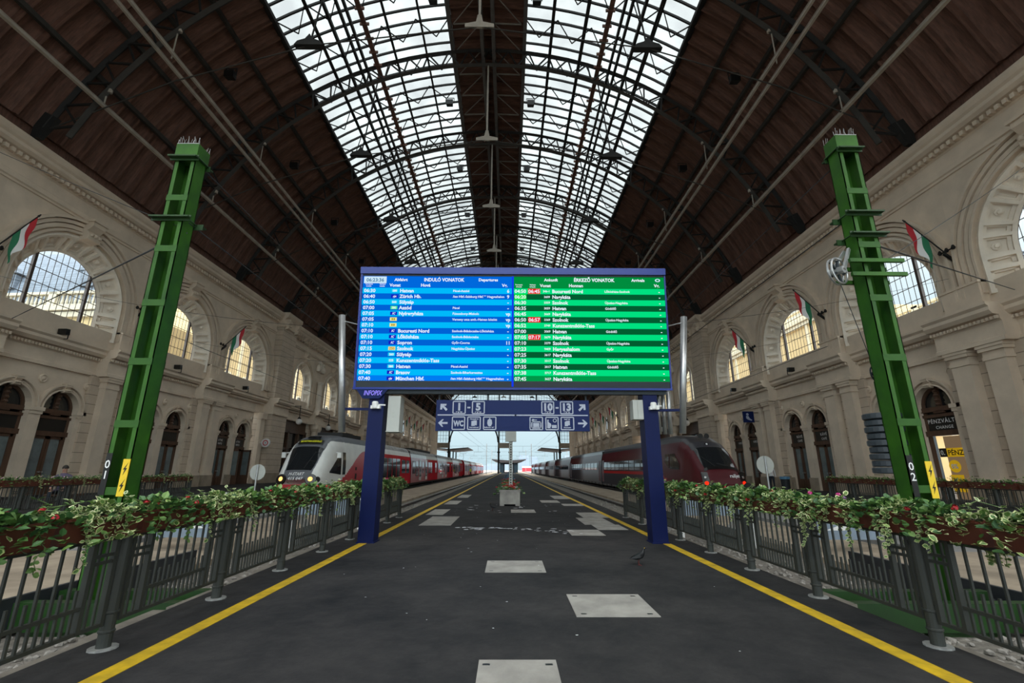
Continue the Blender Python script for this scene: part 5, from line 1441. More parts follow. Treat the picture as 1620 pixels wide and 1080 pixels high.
# maroon express train on the right
RW = [(0,.98),(.2,1.10),(.6,1.22),(1.4,1.33),(2.5,1.40),(4,1.42)]
RH = [(0,1.0),(.12,1.35),(.38,1.80),(.62,2.02),(1.75,3.10),(2.3,3.45),(3.3,3.8),(5,3.98),(6,4.0)]
Rj = Train(11.5, 25.3, RW, RH, .45, 4.0)
t3 = thing('express_train', 'dark maroon and charcoal express train standing on the right track', 'train', (11.5, 25.3, -.55))
rm = [M['maroon'], M['charcoal'], M['tgrey'], M['mstripe'], M['skirt']]
def arc(y):   # lower edge of the red stripe that curves down behind the cab
    if y < 3.6: return -1
    return 1.68 - max(0, (7.6-y))**2*.075
def rcol(x, y, z):
    if z < .5 and y > .8: return 4
    if y < 3.0 and z > 2.9 and abs(x) < Rj.wh(y)[0]*.72: return 1
    if z > 3.45: return 1
    if y > 4:
        a = arc(y)
        if a-.18 < z < a: return 3
        if z < a-.18: return 1
    if y > 8.2 and 1.75 < z < 2.62: return 1
    return 0
ys = [i*.05 for i in range(int(10/.05))] + [10, 26.3]
Rj.body(ys, 150, rcol, rm, 'control_car_body', t3)
def rp2(x, y, z): return 4 if z < .5 else 1 if z < 1.62 else 3 if z < 1.70 else 1 if z < 2.62 else 0 if z < 3.45 else 1
rc = [(26.6+26.5*k, 52.7+26.5*k) for k in range(6)]
for a, e in rc: Rj.body([a, e], 44, rp2, rm, 'coach_body', t3)
for k in range(6):
    a = 26.3 + 26.5*k; b = MB(); b.box(Rj.xc-1.2, Rj.xc+1.2, Rj.tip+a-.1, Rj.tip+a+.4, Rj.zr+.5, Rj.zr+3.7); b.build('gangway_bellows', M['bellows'], t3)
b = MB(); Rj.front(b, .62, 1.72, .84, .94, .02); w = b.build('windscreen', M['tglass'], t3, True)
b = MB(); b.tube([Rj.pt(-.3,.55,Rj.tz(.3,.58)+.05), Rj.pt(-.75,1.2,Rj.tz(.75,1.2)+.05)], .022, 5); b.tube([Rj.pt(.35,.55,Rj.tz(.35,.58)+.05), Rj.pt(-.1,.75,Rj.tz(.1,.78)+.05)], .022, 5); b.build('wiper', M['skirt'], w)
b = MB(); Rj.front(b, .46, .60, .92, .92, .03); b.build('wiper_trough', M['blackpanel'], t3)
b = MB(); b.lathe([(.15,0),(.12,.05)], Rj.pt(0, 2.05, 3.25), 14, (0,-.8,.6)); k = b.build('top_light_housing', M['blackpanel'], t3)
b = MB(); b.lathe([(.06,.05),(.05,.07)], Rj.pt(0, 2.05, 3.25), 12, (0,-.8,.6)); b.build('top_lamp', M['mattext'], k)
for sd in (-1, 1):
    b = MB(); b.hexa([Rj.pt(sd*(.80),.04,1.0), Rj.pt(sd*1.12,.22,1.0), Rj.pt(sd*1.10,.40,1.0), Rj.pt(sd*.80,.30,1.0), Rj.pt(sd*.86,.28,1.72), Rj.pt(sd*1.16,.40,1.72), Rj.pt(sd*1.10,.60,1.72), Rj.pt(sd*.86,.50,1.72)]); h = b.build('lamp_housing', M['blackpanel'], t3)
    b = MB(); b.lathe([(.10,0),(.10,.04),(.07,.06)], Rj.pt(sd*.99, .14, 1.16), 14, (sd*.5,-.85,.1)); b.build('tail_lamp', M['taillamp'], h)
    b = MB(); b.lathe([(.07,0),(.06,.04)], Rj.pt(sd*1.0, .23, 1.45), 12, (sd*.5,-.85,.2)); b.build('headlamp', M['alu'], h)
b = MB(); text_into(b, 'railjet', .24, lambda u, v: Rj.pt(.30+u, Rj.yat(.3+u, 1.45+v)-.03, 1.45+v), bold=.02, fit=.55); b.build('lettering', M['mattext'], t3)
b = MB(); text_into(b, 'H', .3, lambda u, v: Rj.pt(.78+u, -.12, .78+v), bold=.05); b.build('tail_marker', M['mattext'], t3)
b = MB(); b.box(Rj.xc-1.1, Rj.xc+1.1, Rj.tip-.06, Rj.tip+.8, Rj.zr+.30, Rj.zr+.72)
for sd in (-1, 1): b.lathe([(.09,0),(.09,.4),(.22,.42),(.22,.46)], Rj.pt(sd*.87, 0, .98), 12, (0,-1,0))
b.build('buffer_beam', M['skirt'], t3)
for sd in (-1, 1):
    b = MB(); Rj.sgrid(b, 2.9, 4.5, lambda t: 1.85+.05*t, lambda t: 2.2+.58*min(1,t/.5), sides=(sd,)); b.build('cab_window', M['tglass'], t3)
    b = MB(); Rj.sgrid(b, 4.65, 5.4, lambda t: 1.9+.4*t, lambda t: 2.78, sides=(sd,)); b.build('cab_window', M['tglass'], t3)
b = MB(); Rj.side(b, 7.2, 7.65, 1.85, 2.2, .02); k = b.build('side_display', M['blackpanel'], t3)
b = MB(); Rj.side(b, 7.28, 7.6, 1.93, 2.12, .03); b.build('display_face', M['amber'], k)
wins(Rj, [(9.5+1.75*i, 11.05+1.75*i, 1.80, 2.55) for i in range(9)], t3)
for sd in (-1, 1):
    for y0_ in (8.3, 25.2): b = MB(); Rj.side(b, y0_, y0_+.9, .6, 2.75, .02, sides=(sd,)); b.build('door', M['maroon'], t3)
for a, e in rc:
    wins(Rj, [(a+2.4+2.2*i, a+4.3+2.2*i, 1.80, 2.55) for i in range(10)], t3)
    for sd in (-1, 1):
        for y0_ in (a+.5, e-1.6): b = MB(); Rj.side(b, y0_, y0_+1.0, .6, 2.75, .02, sides=(sd,)); b.build('door', M['maroon'], t3)
for a in [4.5, 22.5] + [y+q for y, _ in rc[:4] for q in (4, 22)]: Rj.bogie(a, t3)
b = MB()
for k in range(40): b.box(Rj.xc-1.33, Rj.xc+1.33, Rj.tip+7+2.2*k, Rj.tip+8.7+2.2*k, Rj.zr+.28, Rj.zr+.62)
b.build('underfloor_equipment', M['tgrey'], t3)
Rj.under(1.0, 185, t3)
b = MB()
for x in (-.25, .1): b.lathe([(.05,0),(.14,.25),(.15,.27)], Rj.pt(x, 2.4, 3.72), 12, (0,-1,.1))
b.build('horn', M['skirt'], t3)
# ------------------------------------------------------------------ platform furniture and small things
slabs = [((-.30,.50,6.6,7.38),'pale concrete slab in the asphalt near the middle, second from the front'),((.63,1.40,4.72,5.5),'pale concrete slab with lifting holes right of the middle'),((-.20,.34,2.9,3.73),'nearest pale concrete slab at the bottom of the view'),
 ((-2.13,-1.37,11.77,13.89),'large pale slab beside the left yellow line, nearest there'),((-2.42,-1.92,14.4,16.3),'second pale slab beside the left yellow line'),((-2.45,-1.95,18.6,20.6),'third pale slab beside the left yellow line'),((-2.40,-1.9,22.8,25.2),'fourth pale slab beside the left yellow line'),
 ((1.30,1.99,10.08,10.98),'narrow pale slab left of the group by the right yellow line'),((2.02,2.68,11.0,11.96),'pale slab touching the group by the right yellow line, nearest the line'),((1.87,2.60,11.98,13.6),'large pale slab of the group by the right yellow line'),((2.1,2.8,13.65,15.2),'pale slab under the right yellow line behind the group'),
 ((.09,.86,15.12,16.26),'pale slab in front of the concrete planter'),((1.35,2.1,19.6,21.0),'thin pale slab right of the planters'),((2.05,2.80,17.95,18.9),'pale slab by the right yellow line past the group'),((2.1,2.8,22.0,24.6),'farther pale slab by the right yellow line')]
for (x0,x1,y0,y1), lab in slabs:
    b = MB(); b.box(x0, x1, y0, y1, -.02, .006); 
    o = b.build('concrete_slab', [M['slab'], M['blackpanel']]); tag(o, lab, 'slab', 'concrete slabs in the platform')
    if y0 < 8:
        b = MB()
        for u in (.1, .9):
            for w in (.1, .9): b.box(x0+(x1-x0)*u-.025, x0+(x1-x0)*u+.025, y0+(y1-y0)*w-.012, y0+(y1-y0)*w+.012, .004, .008)
        b.build('lifting_hole', M['blackpanel'], o)
# bird droppings: splashes nobody could count
rng = random.Random(21); b = MB()
def splat(x, y, r):
    n = 8; b.poly([(x + r*rng.uniform(.5,1.2)*cos(2*pi*i/n)*1.6, y + r*rng.uniform(.5,1.2)*sin(2*pi*i/n), .0065) for i in range(n)])
for i in range(60):
    t = rng.random(); splat(-1.15+2.75*t+rng.gauss(0,.05), 11.2 - 1.4*max(0,t-.45) + rng.gauss(0,.16), rng.uniform(.012,.05))
for i in range(14): splat(rng.uniform(-1.0,-.3), 11.3+rng.gauss(0,.06), rng.uniform(.02,.06))
for i in range(60): splat(rng.uniform(-2.2,2.4), rng.uniform(3.5,22), rng.uniform(.005,.012))
for i in range(25): splat(rng.choice((-.4,.5,.3,1.4,-1.2))+rng.gauss(0,.15), rng.uniform(15,20), rng.uniform(.02,.06))
b.build('bird_droppings', M['dropping'], kind='stuff', label='white bird droppings splashed across the asphalt', category='droppings')

# planters along the middle of the platform
def planter(x, y, sc, lab, cols, seed, pole=False):
    t = thing('concrete_planter', lab, 'planter', (x, y, 0), 'concrete planters along the platform middle')
    b = MB(); w = .37*sc; b.box(x-w, x+w, y-w, y+w, .06, .52); b.box(x-w-.02, x+w+.02, y-w-.02, y+w+.02, .50, .56)
    for u in (-w+.08, w-.08): b.box(x+u-.08, x+u+.08, y-w+.02, y+w-.02, 0, .06)
    b.build('trough', M['slab'], t)
    b = MB(); b.box(x-w+.03, x+w-.03, y-w+.03, y+w-.03, .555, .565); b.build('soil', M['soil'], t)
    f = foliage(seed, w*1.9, 130, 0, .1); f.v = [(p[0]*2.3+x, p[1]+y, (p[2]-.17)*1.15+.56) for p in f.v]; f.build('foliage', [M['leaf'], M['leafdark'], M['leafcream'], M['stem']], t)
    g = blossoms(seed, w*1.9, 16, cols); g.v = [(p[0]*2.6+x, p[1]+y, (p[2]-.17)*1.3+.62) for p in g.v]; g.build('blossoms', [M[c] for c in cols] + [M['stem']], t)
planter(.06, 18.2, 1, 'nearest concrete flower planter in the middle of the platform', ['red','red'], 31)
planter(.06, 21.6, .9, 'second concrete flower planter, behind the perforated pole', ['red','red'], 32)
planter(.06, 25.5, .9, 'third concrete flower planter in the middle of the platform', ['red','red'], 33)
planter(.06, 30.5, .9, 'fourth concrete flower planter in the middle of the platform', ['red','red'], 34)
pl = thing('sign_pole', 'grey perforated steel pole with square sign box on the platform', 'pole', (.10, 19.6, 0))
b = MB(); b.box(.03, .17, 19.53, 19.67, 0, 2.45); b.box(-.1, .3, 19.4, 19.8, 0, .02); p = b.build('pole', M['greybox'], pl)
b = MB()
for i in range(16): b.box(.075, .125, 19.52, 19.531, .75+.1*i, .80+.1*i)
b.build('hole', M['blackpanel'], p)
b = MB(); b.box(-.12, .32, 19.45, 19.75, 2.40, 2.95); b.build('sign_box', M['greybox'], pl)
# benches
def bench(x, y, lab):
    t = thing('bench', lab, 'bench', (x, y, 0), 'benches on the platform')
    for s in (-1, 1):
        b = MB()
        for k in range(3): b.box(x+s*(.18+.14*k)-.05, x+s*(.18+.14*k)+.05, y-.9, y+.9, .43, .47)
        b.build('seat', M['bluewall'], t)
        b = MB()
        for k in range(2): b.box(x+s*.1-.02, x+s*.1+.02, y-.9, y+.9, .62+.16*k, .74+.16*k)
        b.build('backrest', M['bluewall'], t)
    for yy in (y-.7, y+.7):
        b = MB(); b.box(x-.5, x+.5, yy-.04, yy+.04, .38, .43); b.box(x-.5, x-.42, yy-.04, yy+.04, 0, .4); b.box(x+.42, x+.5, yy-.04, yy+.04, 0, .4); b.box(x-.04, x+.04, yy-.04, yy+.04, .4, .92); b.build('leg', M['blackpanel'], t)
for i, y in enumerate((43, 52, 63, 76)): bench(.08, y, 'blue-slatted double bench in the platform middle, %s from the board' % ORD[i])

# pigeons
def pigeon(x, y, rot, lab):
    t = thing('pigeon', lab, 'pigeon', (x, y, 0)); cr, sr = cos(rot), sin(rot)
    W = lambda p: (x + (p[0]*cr - p[1]*sr)*.8, y + (p[0]*sr + p[1]*cr)*.8, p[2]*.8 if p[2] > .1 else p[2]*.8)
    # side profile stations along the bird: (x, z centre, half width, half height)
    st = [(-.17,.112,.018,.006),(-.12,.115,.026,.010),(-.08,.122,.040,.026),(-.03,.135,.056,.046),(.02,.148,.060,.054),(.06,.165,.052,.052),(.085,.19,.036,.042),(.098,.225,.026,.028),(.104,.252,.022,.022),(.112,.272,.021,.020),(.126,.279,.016,.015),(.136,.279,.008,.008)]
    b = MB(); rows = []
    for i, (px, pz, w, h) in enumerate(st):
        tilt = 0 if i < 5 else min(1.1, (i-4)*.32) if i < 9 else .3
        rows.append([W((px - sin(tilt)*h*sin(a), w*cos(a), pz + cos(tilt)*h*sin(a))) for a in [2*pi*j/12 for j in range(12)]])
    b.grid(rows, 0, True); b.poly(rows[0]); b.poly(rows[-1]); b.build('body', M['pigeon'], t, True)
    b = MB(); b.lathe([(.007,0),(.005,.012),(.001,.024)], W((.132,0,.277)), 8, Vector(W((1,0,-.15)))-Vector(W((0,0,0)))); b.build('beak', M['black'], t)
    for s in (-1, 1):
        b = MB(); b.grid([[W((px, s*(w+.006), pz+dz)) for px, w, pz, dz in ((.07,.040,.165,.03),(.02,.055,.15,.035),(-.05,.045,.132,.028),(-.13,.022,.118,.006))], [W((px, s*(w+.008), pz+dz)) for px, w, pz, dz in ((.07,.040,.165,-.02),(.02,.058,.15,-.022),(-.05,.050,.132,-.012),(-.13,.022,.118,-.004))]]); b.build('wing', M['pigeon'], t)
        b = MB(); b.tube([W((.01,s*.022,.10)), W((.0,s*.024,.05)), W((.012,s*.024,.006))], .005, 6)
        for q in (-.5, 0, .5): b.tube([W((.012,s*.024,.006)), W((.045,s*.024+q*.03,.003))], .003, 4)
        b.tube([W((.012,s*.024,.006)), W((-.012,s*.024,.003))], .003, 4); b.build('leg', M['pink_leg'], t)
        b = MB(); b.lathe([(.004,0),(.003,.002)], W((.118, s*.0195, .281)), 8, Vector(W((0,s,0)))-Vector(W((0,0,0)))); b.build('eye', M['taillamp'] if False else M['plate_yellow'], t)
pigeon(1.84, 7.08, 0.1, 'dark pigeon walking on the asphalt near the right navy post')
pigeon(-.50, 15.9, 2.9, 'small dark pigeon farther back on the asphalt left of the planter')

# people
def person(lab, loc, rot, joints, cols, H=1.72, seated=False):
    t = thing('person', lab, 'person', loc); s = H/1.72
    me = bpy.data.meshes.new('b'); names = list(joints); idx = {n: i for i, n in enumerate(names)}
    me.from_pydata([Vector(joints[n][0])*s for n in names], [(idx[joints[n][2]], idx[n]) for n in names if joints[n][2]], [])
    ob = bpy.data.objects.new('b', me); COL.objects.link(ob)
    sk = ob.modifiers.new('s', 'SKIN'); sk.use_smooth_shade = True
    for n in names:
        v = me.skin_vertices[0].data[idx[n]]; r = joints[n][1]; r = r if isinstance(r, tuple) else (r, r); v.radius = (r[0]*s, r[1]*s); v.use_root = joints[n][2] is None
    sb = ob.modifiers.new('u', 'SUBSURF'); sb.levels = 2; sb.render_levels = 2
    dg = bpy.context.evaluated_depsgraph_get(); dg.update()
    m2 = bpy.data.meshes.new_from_object(ob.evaluated_get(dg)); bpy.data.objects.remove(ob)
    mats = [M[c] for c in ('skin', cols[0], cols[1], 'black')]
    for m in mats: m2.materials.append(m)
    hips = joints['pelvis'][0][2]*s
    for p in m2.polygons:
        c = p.center; z = c.z
        hand = min((Vector(joints[k][0])*s - c).length for k in ('hand_l','hand_r'))
        foot = min((Vector(joints[k][0])*s - c).length for k in ('toe_l','toe_r'))
        if z > joints['neck'][0][2]*s: i = 0
        elif hand < .10*s: i = 0
        elif foot < .17*s and z < .12: i = 3
        elif z < hips + .0: i = 2
        else: i = 1
        if i == 2 and hand < .30*s and abs(c.x) > .22*s: i = 1
        p.material_index = i; p.use_smooth = True
    o = bpy.data.objects.new('body', m2); COL.objects.link(o); o.parent = t
    # hair cap
    hx, hy, hz = [q*s for q in joints['head'][0]]
    b = MB(); rows = []
    for i in range(6):
        a = pi/2*i/5; rows.append([(loc[0]+hx+.088*s*cos(q)*cos(a), loc[1]+hy+(.10 if sin(q) > 0 else .085)*s*sin(q)*cos(a)+.012*s, loc[2]+hz+.02*s+.115*s*sin(a)) for q in [2*pi*j/12 for j in range(12)]])
    b.grid(rows, 0, True); b.build('hair', M['hair'], t, True)
    b = MB(); fy = loc[1]+hy-.083*s
    b.lathe([(.012*s,0),(.018*s,.02*s),(.008*s,.05*s)], (loc[0]+hx, fy, loc[2]+hz-.035*s), 8, (0,-.3,1)); b.build('nose', M['skin'], t)
    b = MB()
    for k in (-1, 1): b.lathe([(.010*s,0),(.006*s,.006*s)], (loc[0]+hx+k*.032*s, fy+.008*s, loc[2]+hz+.015*s), 8, (0,-1,0))
    b.build('eyes', M['black'], t)
    b = MB(); b.box(loc[0]+hx-.022*s, loc[0]+hx+.022*s, fy-.001, fy+.012*s, loc[2]+hz-.062*s, loc[2]+hz-.054*s); b.build('mouth', M['tred'], t)
    # hands: five fingers each, hanging from the palm
    for side in 'lr':
        h = Vector(joints['hand_'+side][0])*s + Vector(loc); e = Vector(joints['wrist_'+side][0])*s + Vector(loc); d = (h-e).normalized(); u = Vector((0,1,0)); u = (u - d*u.dot(d)).normalized()
        b = MB()
        for k, ln in enumerate((.060,.072,.078,.070,.055)):
            if k == 0: b.tube([e + u*-.02*s, e + u*-.045*s + d*.03*s, e + u*-.042*s + d*.06*s], [.010*s,.009*s,.007*s], 6)
            else:
                o0 = h + u*(.018*(k-2.5))*s; b.tube([o0, o0 + d*ln*.6*s, o0 + d*ln*s + Vector((0,-.012*s,0))], [.0095*s,.009*s,.007*s], 6)
        b.build('fingers', M['skin'], t)
    t.rotation_euler = (0,0,rot); return t
def standing(st=.0, arm=.0):
    J = {'pelvis': ((0,0,.95),(.15,.11),None), 'waist': ((0,0,1.10),(.14,.10),'pelvis'), 'chest': ((0,-.01,1.30),(.17,.12),'waist'), 'collar': ((0,0,1.43),(.10,.08),'chest'), 'neck': ((0,0,1.50),.052,'collar'), 'head': ((0,-.02,1.62),(.075,.09),'neck'), 'crown': ((0,-.01,1.69),.06,'head')}
    for k, s in (('l',-1),('r',1)):
        f = st*s
        J['hip_'+k] = ((s*.09,0,.88),(.095,.10),'pelvis'); J['knee_'+k] = ((s*.10,-.02-f*.5,.49),.062,'hip_'+k); J['ankle_'+k] = ((s*.10,.02-f,.09),.044,'knee_'+k); J['toe_'+k] = ((s*.11,-.14-f,.045),.038,'ankle_'+k)
        J['shoulder_'+k] = ((s*.19,0,1.39),.065,'collar'); J['elbow_'+k] = ((s*.25,.03+f*.3,1.11),.047,'shoulder_'+k); J['wrist_'+k] = ((s*.26,-.04+f*.5,.88),.031,'elbow_'+k); J['hand_'+k] = ((s*.26,-.055+f*.5,.80),(.024,.036),'wrist_'+k)
    return J
def sitting():
    J = standing()
    dz = .42
    for n in ('pelvis','waist','chest','collar','neck','head','crown'): J[n] = ((J[n][0][0], J[n][0][1] - (.10 if n not in ('pelvis','waist') else 0), J[n][0][2]-dz),) + J[n][1:]
    for k, s in (('l',-1),('r',1)):
        J['hip_'+k] = ((s*.10,-.04,.50),(.09,.09),'pelvis'); J['knee_'+k] = ((s*.13,-.44,.50),.062,'hip_'+k); J['ankle_'+k] = ((s*.13,-.40,.09),.044,'knee_'+k); J['toe_'+k] = ((s*.14,-.55,.045),.038,'ankle_'+k)
        J['shoulder_'+k] = ((s*.19,-.10,.97),.065,'collar'); J['elbow_'+k] = ((s*.24,-.15,.70),.047,'shoulder_'+k); J['wrist_'+k] = ((s*.16,-.36,.62),.031,'elbow_'+k); J['hand_'+k] = ((s*.13,-.43,.60),(.036,.024),'wrist_'+k)
    return J
person('person in dark navy jacket and grey trousers carrying a yellow bag by the left wall', (-19.3, 41.2, 0), .3, standing(.10), ('cloth_navy','cloth_grey'), 1.82)
b = MB(); yb = 41.2
b.hexa([(-19.18,yb-.2,.42),(-18.86,yb-.2,.42),(-18.86,yb-.02,.42),(-19.18,yb-.02,.42),(-19.13,yb-.15,.76),(-18.91,yb-.15,.76),(-18.91,yb-.07,.76),(-19.13,yb-.07,.76)])
bg = b.build('carrier_bag', M['bag']); tag(bg, 'yellow carrier bag held by the person in navy', 'bag')
b = MB(); b.tube([(-19.09,yb-.11,.76),(-19.05,yb-.11,.85),(-18.97,yb-.11,.85),(-18.94,yb-.11,.76)], .008, 5); b.build('handle', M['bag'], bg)
person('person in a white top by the right wall, partly behind the round sign', (17.6, 32.0, 0), -.4, standing(.12), ('cloth_white','cloth_navy'), 1.62)
person('person with short dark hair sitting beyond the far left railing', (-15.3, 16.7, 0), .4, sitting(), ('cloth_purple','cloth_navy'), 1.80)
b = MB(); b.box(-15.75, -14.85, 16.55, 17.1, .38, .44); b.box(-15.7, -15.6, 16.6, 17.05, 0, .38); b.box(-15.0, -14.9, 16.6, 17.05, 0, .38)
t = b.build('bench', M['wood']); tag(t, 'small wooden bench under the sitting person beyond the far left railing', 'bench')
person('railway worker in a yellow hi-vis vest beside the red train', (-8.2, 104, -.25), 1.0, standing(.12), ('hivis','cloth_navy'), 1.80)

# round sign discs on posts
def disc(x, y, zc, r, lab):
    t = thing('round_sign', lab, 'sign', (x, y, -.6), 'round railway signs')
    b = MB(); b.tube([(x,y,-.6),(x,y,zc+r*.95)], .035, 8); b.build('post', M['alu'], t)
    b = MB(); b.lathe([(r,0),(r,.02)], (x, y+.04, zc), 28, (0,1,0)); b.build('disc', M['greybox'], t)
disc(-9.4, 18.0, 1.16, .29, 'grey back of a round sign on a post before the left train')
disc(9.75, 18.0, 1.48, .33, 'grey back of a round sign on a post before the right train')
# buffer stops
def buffer_stop(x, y, zb, w, mat_, lab, h=1.25):
    t = thing('buffer_stop', lab, 'buffer stop', (x, y, zb), 'track end buffer stops')
    for s in (-1, 1):
        xx = x + s*w*.42
        b = MB(); b.bar((xx,y,zb), (xx,y,zb+h), .16); b.bar((xx,y,zb+h-.1), (xx,y+1.5,zb+.08), .15); b.bar((xx,y,zb+.1), (xx,y+1.6,zb+.1), .12); b.build('side_frame', M['white'], t)
        b = MB(); b.lathe([(.16,0),(.16,.06)], (xx, y+.18, zb+h-.2), 14, (0,1,0)); b.lathe([(.07,-.18),(.07,0)], (xx,y+.18,zb+h-.2), 10, (0,1,0)); b.build('buffer', M['black'], t)
    b = MB(); b.box(x-w/2, x+w/2, y-.1, y+.05, zb+h-.42, zb+h-.05); b.build('beam', mat_, t)
bluegrey = mat('blue_grey_paint', (.20,.25,.31), .5, var=.15, scale=3)
buffer_stop(-4.78, 13.0, -.7, 2.2, bluegrey, 'white framed buffer stop at the end of the track left of the platform')
buffer_stop(5.46, 13.0, -.7, 2.2, bluegrey, 'white framed buffer stop at the end of the track right of the platform')
buffer_stop(-11.45, 21.5, -.5, 2.4, bluegrey, 'buffer stop in front of the red and white train', .78)
buffer_stop(11.5, 21.0, -.5, 2.4, bluegrey, 'buffer stop in front of the maroon train', .78)
for x, y, s, lab in ((-7.6, 11.6, -1, 'blue-grey marker board with a white arrow on the left walkway'), (7.9, 11.4, 1, 'blue-grey marker board with a white arrow on the right walkway')):
    b = MB(); b.box(x-.75, x+.75, y, y+.05, -.25, .42); o = b.build('marker_board', bluegrey); tag(o, lab, 'board')
    b = MB(); b.poly([(x-s*.55,y-.006,-.05),(x-s*.1,y-.006,-.05),(x+s*.2,y-.006,.18),(x+s*.5,y-.006,-.05),(x+s*.65,y-.006,-.05),(x+s*.2,y-.006,.34),(x-s*.1,y-.006,.1)]); b.build('arrow_mark', M['white'], o)

# flags on the piers
def flag(side, y, lab):
    xf = xfL if side == 'left' else xfR; sg = 1 if side == 'left' else -1
    t = thing('flag', lab, 'flag', xf(y, .1, 10.4), 'flags on the wall piers')
    a = Vector(xf(y, -.1, 10.5)); d = Vector((sg*.64, .06, .77)).normalized(); e = a + d*2.3
    b = MB(); b.tube([a, e], .03, 6); b.lathe([(.05,0),(.02,.14)], e, 6, d); b.build('flagpole', M['iron'], t)
    b = MB(); b.bar(xf(y,-.4,10.2), xf(y,.12,10.6), .1, .1); b.tube([Vector(xf(y-.32,-.05,10.75)), Vector(xf(y+.32,-.05,10.75))], .03, 5)
    for k in (-.32, 0, .32): b.lathe([(.05,0),(.09,.08),(.04,.2)], xf(y+k,-.05,10.68), 7)
    b.build('bracket', M['iron'], t)
    cl = thing
    rng = random.Random(int(y*10)+sg)
    n, m = 9, 10; L0 = 1.25
    top = [e - d*(L0*i/n) for i in range(n+1)]
    for q, mm in enumerate(('fl_red','fl_white','fl_green')):
        b = MB(); rows = []
        i0, i1 = n*q//3, n*(q+1)//3
        for i in range(i0, i1+1):
            r = []
            for j in range(m+1):
                v = j/m; p = top[i].copy(); dl = .25 + .75*(i/n)
                p.z -= v*1.4*(.9+.1*dl); p += Vector((sg*.06*sin(v*7+i*.8)*v, .09*sin(v*5+i*1.1)*v, 0))
                p = p.lerp(Vector((top[n].x + sg*.25, top[n].y, p.z)), v*.16)
                r.append(p)
            rows.append(r)
        b.grid(rows); b.build(('red','white','green')[q] + '_stripe', M[mm], t, True)
for side in ('left','right'):
    for i, y in enumerate((10.15, 18.65, 27.15, 35.65)):
        flag(side, y, 'red white and green flag on the %s wall, on the %s pier from the front' % (side, ORD[i]))
    for i, y in enumerate((83.8, 92.3, 100.8, 109.3, 117.8)):
        flag(side, y, 'far red white and green flag on the %s wall, %s beyond the portal' % (side, ORD[i]))
# ledge floodlights
for side, xf in (('left', xfL), ('right', xfR)):
    for i, c in enumerate((14.4, 22.9, 31.4, 39.9)):
        flood(xf(c, -.15, 8.02), 'small dark floodlight on the ledge under the %s window of the %s wall' % (ORD[i], side), 'ledge floodlights', .8, 1)
# lamp globes by the portals
for side, xf in (('left', xfL), ('right', xfR)):
    for i, s in enumerate((49.4, 57.6)):
        x, y, z = xf(s, .55, 5.75)
        t = thing('globe_lamp', 'white globe lamp hanging by the %s wall portal, %s from the front' % (side, ORD[i]), 'lamp', (x, y, z), 'globe lamps')
        b = MB(); n = 8; b.lathe([(max(.01, .32*sin(pi*k/n)), .32-.32*cos(pi*k/n)) for k in range(n+1)], (x, y, z), 14); b.build('globe', M['globe'], t, True)
        b = MB(); b.lathe([(.2,0),(.12,.15),(.04,.2),(.04,1.4)], (x, y, z+.6), 10); b.bar((x,y,z+1.95), xf(s,-.4,z+1.95), .06); b.build('bracket', M['iron'], t)
# round clock-like sign, blue hanging sign, litter bin
x, y, z = xfL(43.35, .5, 3.55)
t = thing('round_projecting_sign', 'round white sign with red ring projecting from the left corner pier', 'sign', (x, y, z-.36))
b = MB(); b.lathe([(.40,0),(.40,.12)], (x, y, z), 24, (0,-1,0)); b.bar((x,y-.06,z), xfL(43.35,-.1,z), .06); b.build('disc', M['white'], t)
b = MB(); b.grid([[(x+r*cos(2*pi*i/24), y-.125, z+r*sin(2*pi*i/24)) for i in range(24)] for r in (.17,.25)], 0, True); b.build('ring', M['tred'], t)
b = MB(); text_into(b, '0', .2, lambda u, v: (x+u, y-.127, z-.07+v), align='CENTER', bold=.03); b.build('lettering', M['blackpanel'], t)
x, y, z = xfR(36.2, .75, 4.85)
t = thing('hanging_sign', 'small navy pictogram sign projecting from the right wall pier', 'sign', (x, y, z))
b = MB(); b.box(x-.42, x+.42, y-.05, y+.05, z, z+.85); b.build('panel', M['navy2'], t)
b = MB(); b.lathe([(.1,0),(.1,.01)], (x-.08, y-.055, z+.62), 12, (0,-1,0)); b.poly([(x-.2,y-.056,z+.5),(x-.02,y-.056,z+.5),(x+.08,y-.056,z+.3),(x+.25,y-.056,z+.2),(x+.2,y-.056,z+.12),(x-.05,y-.056,z+.2),(x-.2,y-.056,z+.3)]); b.build('pictogram', M['signtext'], t)
for zz in (.1, .75):
    b = MB(); b.bar((x,y,z+zz), xfR(36.2,-.1,z+zz), .04); b.build('bracket', M['iron'], t)
x, y, z = xfR(31.0, 1.6, 0)
t = thing('litter_bin', 'dark litter bin with blue bag by the right wall doors', 'bin', (x, y, 0))
b = MB(); b.lathe([(.24,0),(.27,.80)], (x, y, 0), 14); b.build('bin_body', M['bin'], t)
b = MB(); b.lathe([(.29,0),(.30,.02),(.285,.16)], (x, y, .72), 14); b.build('bag_rim', M['bluebag'], t)
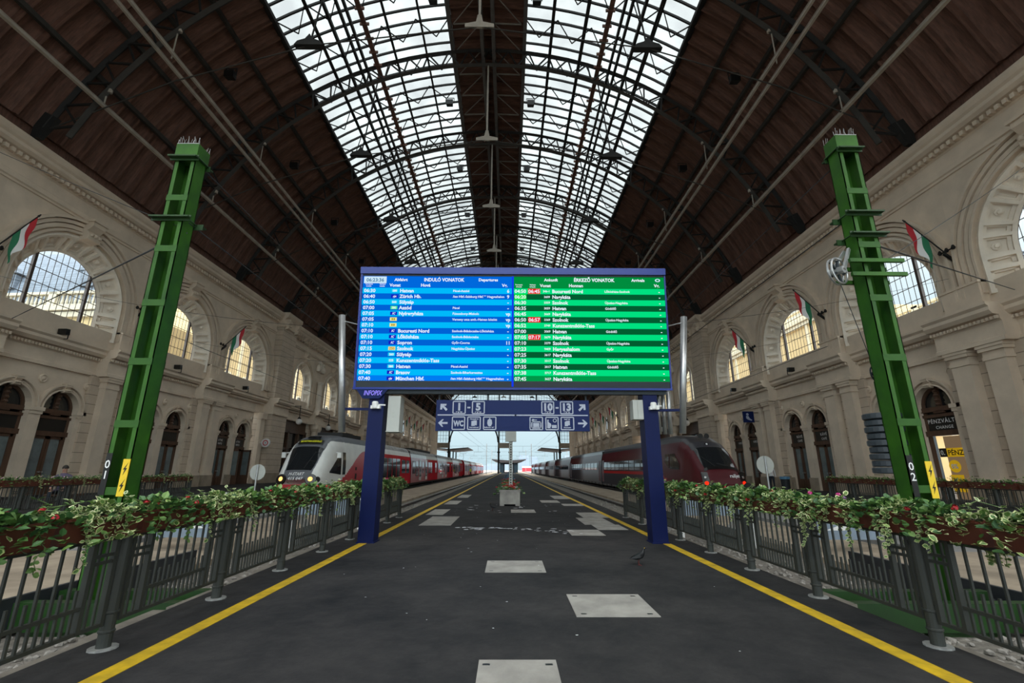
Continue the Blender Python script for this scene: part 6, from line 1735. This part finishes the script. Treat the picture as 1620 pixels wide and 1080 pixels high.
# ------------------------------------------------------------------ camera, sky
cam = bpy.data.cameras.new('camera'); co = bpy.data.objects.new('camera', cam); COL.objects.link(co); SC.camera = co
f_, p_, y_, r_ = 729.655, 0.269748624, 0.00688589, 0.00271187647
cam.sensor_width = 36; cam.lens = f_/1620*36; cam.clip_end = 2000; cam.clip_start = .05
Ry = Matrix(((cos(y_),-sin(y_),0),(sin(y_),cos(y_),0),(0,0,1))); B_ = Matrix(((1,0,0),(0,0,-1),(0,1,0)))
Rp = Matrix(((1,0,0),(0,cos(p_),sin(p_)),(0,-sin(p_),cos(p_)))); Rr = Matrix(((cos(r_),-sin(r_),0),(sin(r_),cos(r_),0),(0,0,1)))
Mw = Rr @ Rp @ B_ @ Ry
rot = Matrix((Mw[0], -Mw[1], -Mw[2])).transposed()
co.matrix_world = Matrix.Translation((0,0,1.3)) @ rot.to_4x4()
w = bpy.data.worlds.new('overcast_sky'); SC.world = w; w.use_nodes = True; nt = w.node_tree
bg = nt.nodes['Background']; tc = nt.nodes.new('ShaderNodeTexCoord'); sx_ = nt.nodes.new('ShaderNodeSeparateXYZ'); rp_ = nt.nodes.new('ShaderNodeValToRGB')
nt.links.new(tc.outputs['Generated'], sx_.inputs[0]); nt.links.new(sx_.outputs['Z'], rp_.inputs[0])
e = rp_.color_ramp.elements; e[0].position = 0.0; e[0].color = (.23,.315,.35,1); e[1].position = 1.0; e[1].color = (1.15,1.18,1.18,1)
for ps, c_ in ((.3,(.42,.49,.515)),(.6,(.88,.92,.93))):
    q_ = rp_.color_ramp.elements.new(ps); q_.color = (*c_,1)
# sky strengthened behind the camera, an added boost that lights the hall frontally
mr_ = nt.nodes.new('ShaderNodeMapRange'); mr_.inputs[1].default_value = .1; mr_.inputs[2].default_value = -.95; mr_.inputs[3].default_value = 1.0; mr_.inputs[4].default_value = REAR_GAIN
nt.links.new(sx_.outputs['Y'], mr_.inputs[0])
vm_ = nt.nodes.new('ShaderNodeVectorMath'); vm_.operation = 'SCALE'; nt.links.new(rp_.outputs[0], vm_.inputs[0]); nt.links.new(mr_.outputs[0], vm_.inputs['Scale'])
nt.links.new(vm_.outputs[0], bg.inputs[0]); bg.inputs[1].default_value = SKY
SC.view_settings.view_transform = 'Standard'; SC.view_settings.look = 'None'; SC.view_settings.gamma = 1; SC.view_settings.use_curve_mapping = False
SC.view_settings.exposure = 0.0
SC.cycles.max_bounces = 8; SC.cycles.transparent_max_bounces = 24; SC.cycles.diffuse_bounces = 5; SC.cycles.use_denoising = True
SC.cycles.sample_clamp_indirect = 6
